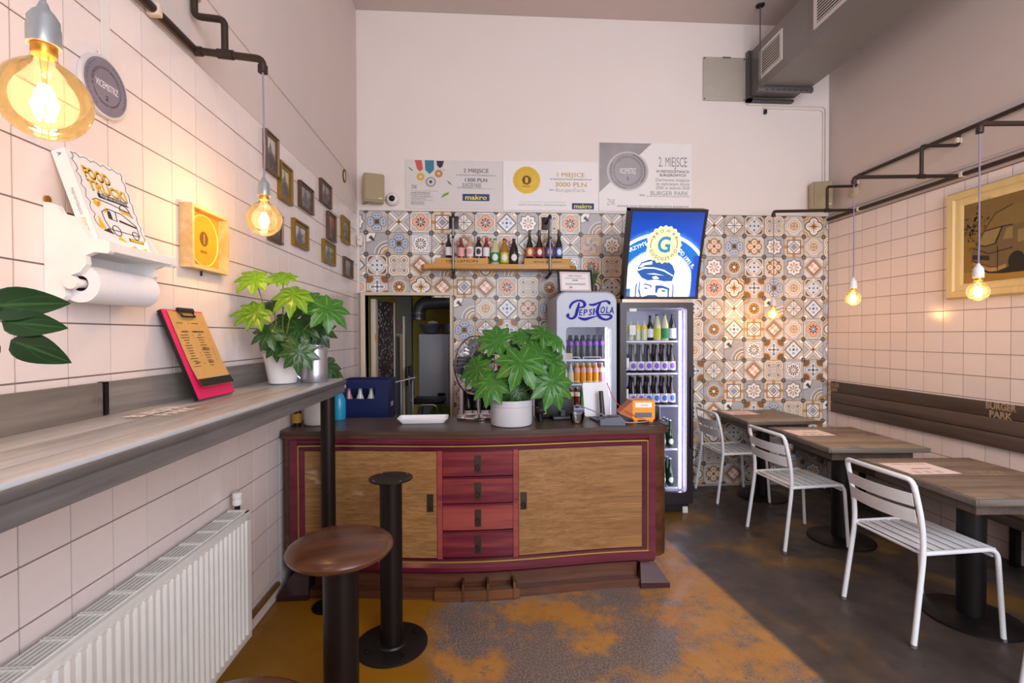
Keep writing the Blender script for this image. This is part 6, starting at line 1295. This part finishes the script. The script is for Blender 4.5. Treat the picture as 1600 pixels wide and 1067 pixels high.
t = thing('kitchen_chair', 'old tubular steel chair with dark pads in the kitchen', 'chair', (-.62, 5.55, 0)); TUB = M('tube_steel', '#9a9aa0', .3, .8)
part('seat', BLKM, t, lambda b: b.box(-.17, .19, -.18, .18, .735, .785, .02, 3)); part('backrest', BLKM, t, lambda b: b.box(-.235, -.205, -.16, .16, .94, 1.15, .012))
for s in (-1, 1): part('frame_tube', TUB, t, lambda b: (b.tube(fillet([(-.17, s*.185, .001), (-.08, s*.185, .73), (.11, s*.185, .73), (.19, s*.185, .001)], .05), .011, 8), b.tube(fillet([(-.20, s*.165, 1.05), (-.18, s*.165, .76), (.0, s*.165, .732)], .05), .010, 8)))
t = thing('green_bag', 'green and yellow bag on the floor behind the kitchen chair', 'bag', (-.50, 5.85, 0)); part('bag', M('bag_green', '#7f8a1e', .6, var=.2), t, lambda b: b.sphere((0, 0, .36), .18, 14, 9, (.95, .55, 1.95))); part('tie', BLKM, t, lambda b: b.lathe([(.04, .75), (.05, .80)], 10))
t = thing('door_leaf', 'cream kitchen door folded back against the kitchen wall', 'door', (-1.085, YB+.13, 0)); part('leaf', CREAM, t, lambda b: b.box(0, .045, .0, .12, .01, 1.86, .004)); part('hinge', BRASS, t, lambda b: b.cyl((.05, -.004, 1.45), (.05, -.004, 1.52), .007))
def collage():
    m, tt, p = newmat('sticker_collage'); n1 = noise(tt, 22, 3, rough=.6); v = tt.nodes.new('ShaderNodeTexVoronoi'); v.inputs['Scale'].default_value = 24; tc = tt.nodes.new('ShaderNodeTexCoord'); tt.links.new(tc.outputs['Object'], v.inputs['Vector'])
    r = X(tt, v.outputs['Distance']); c = C(tt, H('#d8d2c8')).over(r.ramp(.25, .3), H('#3a302e')).over(n1 > .60, H('#7a2a4a')).over((n1 < .38), H('#8d8478')); setc(tt, p, c); return m
t = thing('sticker_panel', 'panel covered in red and grey stickers inside the kitchen', 'panel', (-1.04, YB+.36, 0)); part('panel', collage(), t, lambda b: b.add([(-.05, -.1, .01), (.03, .55, .01), (.03, .55, 1.87), (-.05, -.1, 1.87), (-.07, -.1, .01), (.01, .55, .01), (.01, .55, 1.87), (-.07, -.1, 1.87)], [(0, 1, 2, 3), (7, 6, 5, 4), (0, 4, 5, 1), (1, 5, 6, 2), (2, 6, 7, 3), (3, 7, 4, 0)]), 0); part('edge_strip', CREAM, t, lambda b: b.box(.035, .05, .53, .57, .01, 1.87))
t = thing('cupboard', 'open wooden cupboard with a dark board inside the kitchen', 'cupboard', (-.98, YB+.95, 0)); PLY = M('plywood', '#a58a5c', .6, var=.1)
part('side', PLY, t, lambda b: (b.box(-.10, -.075, .0, .3, .01, 1.50), b.box(.035, .07, .0, .3, .01, 1.50))); part('board', M('charcoal_board', '#35332f', .6), t, lambda b: b.box(-.074, .034, .05, .08, .01, 1.48)); part('top', PLY, t, lambda b: b.box(-.10, .07, 0, .3, 1.501, 1.52)); part('trim', WHITE, t, lambda b: b.box(.072, .09, -.01, .02, .01, 1.72)); part('sticker', M('red_sticker', '#8a2a4a', .6), t, lambda b: [b.add([(-.05+.05*i, -.001, 1.58+.04*(i % 2)), (-.02+.05*i, -.001, 1.58+.04*(i % 2)), (-.02+.05*i, -.001, 1.62+.04*(i % 2)), (-.05+.05*i, -.001, 1.62+.04*(i % 2))], [(0, 1, 2, 3)]) for i in range(3)])
t = thing('kitchen_partition', 'olive grey partition column inside the kitchen', 'partition', (-.92, 6.35, 0)); part('panel', KW, t, lambda b: b.box(-.20, -.02, 0, .12, .001, 2.199)); part('edge', KW, t, lambda b: b.box(-.021, -.004, .0, .12, .001, 2.19))
t = thing('kitchen_fill_light', 'unseen round fill light added under the kitchen ceiling before the refrigerator', 'lamp', (-.35, 5.45, 2.199)); part('rim', WHITE, t, lambda b: b.lathe([(.13, -.02), (.13, -.0005)], 24)); part('fill_disc', emis('kitchen_fill_glow', '#dfe6ff', 6), t, lambda b: b.lathe([(.05, -.04), (.11, -.035), (.12, -.021)], 24))  # added unseen lamp, brightens the refrigerator front in place of room daylight
# ------------------------------------------------------------------ right side: pipe run, lamps, painting, bench, tables, chairs
RP = thing('lamp_pipe_frame', 'brown double pipe run with bracket arms over the right wall tiles', 'pipe', (XR-.02, 3.3, 2.65)); RP.matrix_basis = Matrix.Translation((XR-.02, 3.3, 2.65))
RPZ = 2.645; LXR = 2.655
pp(RP, 'wall_pipe', [(XR-.022, -1.2, RPZ), (XR-.022, 4.60, RPZ)], .0155); pp(RP, 'upper_pipe', [(XR-.022, -1.2, 2.955), (XR-.022, 4.22, 2.955)], .0145)
lamps = ((4.24, 1.69, 'amber bulb hanging over the table by the patterned wall'), (3.29, 1.755, 'amber bulb hanging over the middle wooden table'), (2.42, 1.727, 'amber bulb hanging in front of the van painting'))
for yy, bz_, lb in lamps:
    pp(RP, 'arm', [(XR-.025, yy, RPZ), (LXR, yy, 2.622), (LXR, yy, 2.575)], .0135, .03, [((LXR, yy, 2.60), (LXR, yy, 2.572)), ((3.19, yy, 2.637), (3.14, yy, 2.636))])
    pp(RP, 'riser', [(3.165, yy, 2.64), (3.165, yy, 2.855), (XR-.022, yy, 2.865), (XR-.022, yy, 2.955)], .0125, .025)
    for z, y2 in ((RPZ, yy-.03), (2.90, yy)): 
        b = B(); b.T = RP.matrix_basis.inverted(); b.box(XR-.042, XR-.001, y2-.012, y2+.012, z-.019, z+.019, .003); b.ob('clamp', CLAMP, RP)
    lamp('pendant_lamp', lb, None, (LXR, yy, bz_), 2.568, SOCKW, 4.5, .050)
b = B(); b.tube([(XR-.002, -1.2, 2.70), (XR-.002, 4.60, 2.70)], .009, 6); tag(b.ob('wall_cable', PLR), 'painted cable running just above the lower pipe on the right wall', 'cable')
t = thing('blank_cover', 'round cream blanking cover on the right wall above the pipe', 'cover plate', (XR+.0025, 4.30, 2.83), -PI/2); part('cover', M('cream_cover', '#c9b48a', .5), t, lambda b: b.lathe([(.055, 0), (.055, .008), (.045, .014)], 24, T=Matrix.Rotation(PI/2, 4, 'X'))); part('screw', BRASS, t, lambda b: b.cyl((0, -.016, 0), (0, -.014, 0), .006))
# ---- painting of a van in a wide distressed frame
FRC = wood('distressed_cream_frame', '#d8bf86', '#c4a868', 'z', 4, .5, 30, '#8a7448')
t = thing('van_painting', 'sepia painting of an old van in a wide distressed cream frame', 'painting', (XR-.002, 2.83, 2.138), -PI/2)
PW, PH, PFW = .525, .385, .105
def pfr(b):
    for T in range(4):
        L = PW if T % 2 == 0 else PH; O = PH if T % 2 == 0 else PW
        b.T = Matrix.Rotation(T*PI/2, 4, 'Y'); prof = [(0, 0), (0, -.035), (.012, -.05), (.05, -.046), (.06, -.034), (.085, -.030), (PFW, -.018), (PFW, 0)]; n = len(prof)
        b.add([(sx*(L-u), d, O-u) for sx in (-1, 1) for u, d in prof], [(j, (j+1) % n, n+(j+1) % n, n+j) for j in range(n)])
part('frame', FRC, t, pfr, 25)
def sepia():
    m, tt, p = newmat('sepia_canvas'); x, y, z = coords(tt); n = noise(tt, 7, 5, rough=.7); c = C(tt, H('#8a6a26')).over(z.ramp(-.15, .25), H('#7a5c20')).over(n.ramp(.55, .62)*.25, H('#5a431c')).over((z+(n-.5)*.03) < -.2, H('#a27a34'))
    setc(tt, p, c); p.inputs['Roughness'].default_value = .25; return m
cw_, ch_ = PW-PFW+.005, PH-PFW+.005
part('canvas', sepia(), t, lambda b: b.box(-cw_, cw_, -.014, -.001, -ch_, ch_), 0)
SEP = {k: M('sepia_'+k, v, .35, var=.12) for k, v in dict(dark='#2a1e10', body='#6f5a36', light='#a5834a', glass='#8d7a48', roof='#7d6430', wheel='#1a130c').items()}
def art(name, mat, polys, d):
    b = B()
    for P in polys: b.add([(x, -.014-d, z) for x, z in P], [tuple(range(len(P)))])
    return b.ob(name, SEP[mat], t, 0, fix=False)
# the van faces left and runs on to the right edge of the canvas
def vf(cx, cy):
    top = 217-.217*(cx-240); bot = 848-.08*(cx-240); return (-.425+(cx-240)*.325/421, .28-.56*(cy-top)/(bot-top))
def V(*pts, ext=()): return [vf(*p) for p in pts]+list(ext)
art('van_shadow', 'wheel', [[(-.345, -.175), (-.25, -.225), (-.16, -.235), (.36, -.24), (.38, -.20), (-.2, -.18)]], .0006)
art('van_roof', 'roof', [V((430, 420), (525, 280), (661, 215), ext=((.36, .20), (.38, .07), (-.16, .05)))], .0010)
art('van_body', 'body', [V((345, 708), (322, 660), (322, 600), (330, 560), (368, 535), (430, 425), (580, 388), (661, 378), ext=((.38, .07), (.38, -.16)))+V((661, 700), (610, 722), (540, 748), (480, 752))], .0014)
art('windscreen', 'glass', [V((380, 528), (432, 430), (570, 396), (518, 522), (445, 540))], .0020)
art('van_window', 'glass', [V((585, 495), (612, 405), (661, 392), (661, 485)), [(-.07, .035), (.06, .045), (.06, -.035), (-.07, -.045)], [(.10, .048), (.32, .055), (.32, -.03), (.10, -.035)]], .0020)
art('van_light_panel', 'light', [V((330, 672), (480, 716), (545, 712), (612, 690), (612, 720), (540, 748), (480, 751), (342, 708)), [(-.10, -.125), (.38, -.12), (.38, -.16), (-.10, -.165)]], .0020)
art('van_grille', 'dark', [V((330, 615), (475, 622), (475, 660), (330, 652))], .0024)
def vline(pts, w=4):
    out = []
    for (x0, y0), (x1, y1) in zip(pts, pts[1:]): out.append(V((x0, y0-w), (x1, y1-w), (x1, y1+w), (x0, y0+w)))
    return out
art('van_outline', 'dark', vline([(330, 562), (470, 606), (661, 560)])+vline([(368, 535), (430, 425), (580, 388), (661, 378)])+vline([(368, 537), (440, 548), (520, 526)])+vline([(430, 420), (525, 280), (661, 215)], 3)+vline([(322, 660), (480, 715), (545, 712)], 3)+[V((572, 392), (584, 390), (530, 530), (516, 528)), V((540, 545), (546, 545), (546, 745), (540, 745))], .0028)
for wx in (-.075, .25): art('van_wheel', 'wheel', [[(wx+.05*math.cos(2*PI*i/24), -.165+.065*math.sin(2*PI*i/24)) for i in range(24)]], .0032)
rf = random.Random(11)
FP = art('foliage_print', 'dark', [[(x+k*math.cos(2*PI*i/6+k*900), z+k*math.sin(2*PI*i/6+k*900)) for i in range(6)] for x, z, k in [(rf.gauss(-.35, .035), rf.gauss(.11, .06), rf.uniform(.003, .008)) for i in range(90)]], .0008); FP['kind'] = 'stuff'
# ---- bench with back planks
BW_ = wood('bench_brown_plank', '#463930', '#61524a', 'y', 6, .55, 40); BTOP = wood('bench_seat_plank', '#5f4936', '#7d6450', 'y', 6, .5, 40)
t = thing('wall_bench', 'long brown plank bench with three back boards on the right wall', 'bench', (3.25, 3.0, 0))
BO = Matrix.Translation((-3.25, -3.0, 0))
def bpart(name, mat, x0, x1, y0, y1, z0, z1, bev=.003):
    b = B(); b.T = BO; b.box(x0, x1, y0, y1, z0, z1, bev); return b.ob(name, mat, t)
for i in range(3): bpart('back_board', BW_, XR-.030, XR-.002, .2, 4.545, .735+i*.102, .735+i*.102+.097)
for x0, x1 in ((3.09, 3.27), (3.274, XR-.004)): bpart('seat_plank', BTOP, x0, x1, .2, 4.60, .435, .463)
bpart('seat_apron', BW_, 3.10, 3.13, .2, 4.60, .36, .434)
for y in (.4, 1.6, 2.85, 4.1): bpart('leg', BLKM, 3.14, 3.18, y, y+.04, .001, .434); bpart('leg', BLKM, 3.40, 3.44, y, y+.04, .001, .434)
PRINTT = M('worn_tan_print', '#a08a72', .7, var=.5, scale=60)
for yy, sc in ((4.50, .75), (2.98, .95)): 
    o = stencil(t, PRINTT, BO @ Matrix.Translation((XR-.0312, yy, .965)) @ Matrix.Rotation(-PI/2, 4, 'Z'), sc)
# ---- tables
TBW = wood('table_weathered_plank', '#6b5b4f', '#988878', 'x', 6, .45, 40, '#5c4b3e'); TBE = wood('table_edge', '#4f453e', '#736860', 'x', 8, .5, 50)
PRT = M('worn_table_print', '#a8977f', .6, var=.4, scale=60); MEN = M('pinkish_menu_sheet', '#ecd9d6', .6, var=.03); INKM = M('menu_dark_ink', '#5a4648', .7)
tabs = [(2.585, 4.285, .0, .62, .61, 'weathered plank table nearest the patterned wall'), (2.615, 3.345, -.06, .64, .71, 'weathered plank table between the two white chairs'), (2.575, 2.37, -.04, .66, .70, 'weathered plank table in front of the van painting')]
for i, (x, y, rz, w, d, lb) in enumerate(tabs):
    t = thing('cafe_table', lb, 'table', (x, y, 0), rz)
    n = 4
    for k in range(n): part('plank', TBW, t, lambda b: b.box(-w/2, w/2, -d/2+k*d/n+.0012, -d/2+(k+1)*d/n-.0012, .727, .755, .002))
    part('edge_band', TBE, t, lambda b: (b.box(-w/2-.014, -w/2-.0005, -d/2-.014, d/2+.014, .722, .752, .002), b.box(w/2+.0005, w/2+.014, -d/2-.014, d/2+.014, .722, .752, .002), b.box(-w/2, w/2, -d/2-.014, -d/2-.0005, .722, .752, .002), b.box(-w/2, w/2, d/2+.0005, d/2+.014, .722, .752, .002)))
    part('subframe', BW_, t, lambda b: (b.box(-w/2+.05, w/2-.05, -d/2+.05, -d/2+.07, .66, .7265), b.box(-w/2+.05, w/2-.05, d/2-.07, d/2-.05, .66, .7265), b.box(-w/2+.05, -w/2+.07, -d/2+.071, d/2-.071, .66, .7265), b.box(w/2-.07, w/2-.05, -d/2+.071, d/2-.071, .66, .7265)))
    part('top_plate', BLKM, t, lambda b: b.box(-.12, .12, -.12, .12, .714, .7265)); part('column', BLKM, t, lambda b: b.lathe([(.060, .02), (.060, .714)], 24)); part('base', BLKM, t, lambda b: b.lathe([(.215, .001), (.215, .010), (.205, .016), (.10, .020), (.075, .028)], 40))
    b = B(); b.T = Matrix.Translation((.13, .02, .7556)) @ Matrix.Rotation(-PI/2, 4, 'X'); text_into(b, 'BURGER', 0, .02, h=.035, w=.19, align='c', bold=.02); text_into(b, 'PARK', 0, -.03, h=.035, w=.13, align='c', bold=.02); b.ob('stencil_print', PRT, t, 0, fix=False)
    mt = thing('menu_sheet', ['paper menu on the table by the patterned wall', 'paper menu on the middle plank table', 'paper menu on the table before the van painting'][i], 'menu', (x-w/2+.155, y+.13, .7556), rz+.02)
    part('sheet', MEN, mt, lambda b: b.box(-.125, .15, -.10, .12, .0, .0008), 0)
    b = B(); b.T = Matrix.Translation((0, 0, .0011)) @ Matrix.Rotation(-PI/2, 4, 'X'); text_into(b, 'BURGER PARK', 0.02, -.01, h=.022, w=.11, align='c', bold=.02); [b.box(-.08+.06*(k % 3), -.045+.06*(k % 3), -.0001, .0001, -.05-.014*(k//3), -.046-.014*(k//3)) for k in range(9)]; text_into(b, 'ZAMOW PRZY BARZE', .02, .085, h=.009, w=.2, align='c', bold=.02); b.ob('print', INKM, mt, 0, fix=False)
# ---- white steel slat chairs (seat opens towards +x, i.e. towards the tables)
WCH = M('white_powder_coat', '#eef1f5', .35, .0, var=.03)
def make_chair():
    t = thing('slat_chair', 'x', 'chair', (0, 0, 0), 0, 'white slat chairs at the tables')
    hw = .205
    for s in (-1, 1):
        part('back_leg', WCH, t, lambda b: b.tube(fillet([(-.215, s*.215, .002), (-.155, s*hw, .45), (-.165, s*hw, .60), (-.205, s*(hw-.003), .775)], .08, 5), .0125, 12)); part('front_leg', WCH, t, lambda b: b.tube(fillet([(-.155, s*hw, .445), (.235, s*hw, .452), (.265, s*(hw+.008), .002)], .055, 6), .0115, 12)); part('foot_cap', M('grey_glide', '#6b6468', .5), t, lambda b: (b.cyl((-.2155, s*.215, .0005), (-.2135, s*.215, .016), .014), b.cyl((.265, s*(hw+.008), .0005), (.2645, s*(hw+.008), .016), .013)))
    part('top_rail', WCH, t, lambda b: b.tube(fillet([(-.200, -hw+.003, .745), (-.213, -hw+.006, .80), (-.238, -.10, .808), (-.246, 0, .81), (-.238, .10, .808), (-.213, hw-.006, .80), (-.200, hw-.003, .745)], .05, 5), .0125, 12))
    part('rear_rail', WCH, t, lambda b: b.tube([(-.153, -hw, .438), (-.153, hw, .438)], .008, 8)); part('front_rail', WCH, t, lambda b: b.box(.222, .245, -hw+.012, hw-.012, .405, .450, .004)); part('stud', WCH, t, lambda b: [b.cyl((x, s*.16, .42), (x, s*.16, .438), .009, n=8) for x in (-.05, .12) for s in (-1, 1)])
    for k in range(6): part('seat_slat', WCH, t, lambda b: b.box(-.145+k*.0625, -.145+k*.0625+.049, -hw+.006, hw-.006, .447+.0*k, .452, .0015))
    for z0, z1, x in ((.672, .735, -.200), (.588, .655, -.183)):
        def sl(b):
            n = 10; vs = []
            for i in range(n+1):
                u = -1+2*i/n; yy = u*(hw-.008); xx = x-.032*(1-u*u); lean = .18
                vs += [(xx+.0, yy, z0), (xx-.002, yy, z0), (xx-.002-(z1-z0)*lean, yy, z1), (xx-(z1-z0)*lean, yy, z1)]
            b.add(vs, [(4*i+j, 4*i+4+j, 4*i+4+(j+1) % 4, 4*i+(j+1) % 4) for i in range(n) for j in range(4)]+[(0, 1, 2, 3), (4*n+3, 4*n+2, 4*n+1, 4*n)])
        part('back_slat', WCH, t, sl)
    return t
ch0 = make_chair(); tr = tree(ch0)
ch0.location = (2.27, 4.30, 0); ch0.rotation_euler.z = .0; ch0['label'] = 'white slatted metal chair closest to the black fridge'
dup(tr, (2.265, 3.375, 0), .05, 'white slatted metal chair tucked under the middle table'); dup(tr, (2.26, 2.375, 0), .03, 'white slatted metal chair before the table under the van painting'); dup(tr, (2.475, 1.65, 0), .0, 'white slatted metal chair on the open floor, not pushed under any table')
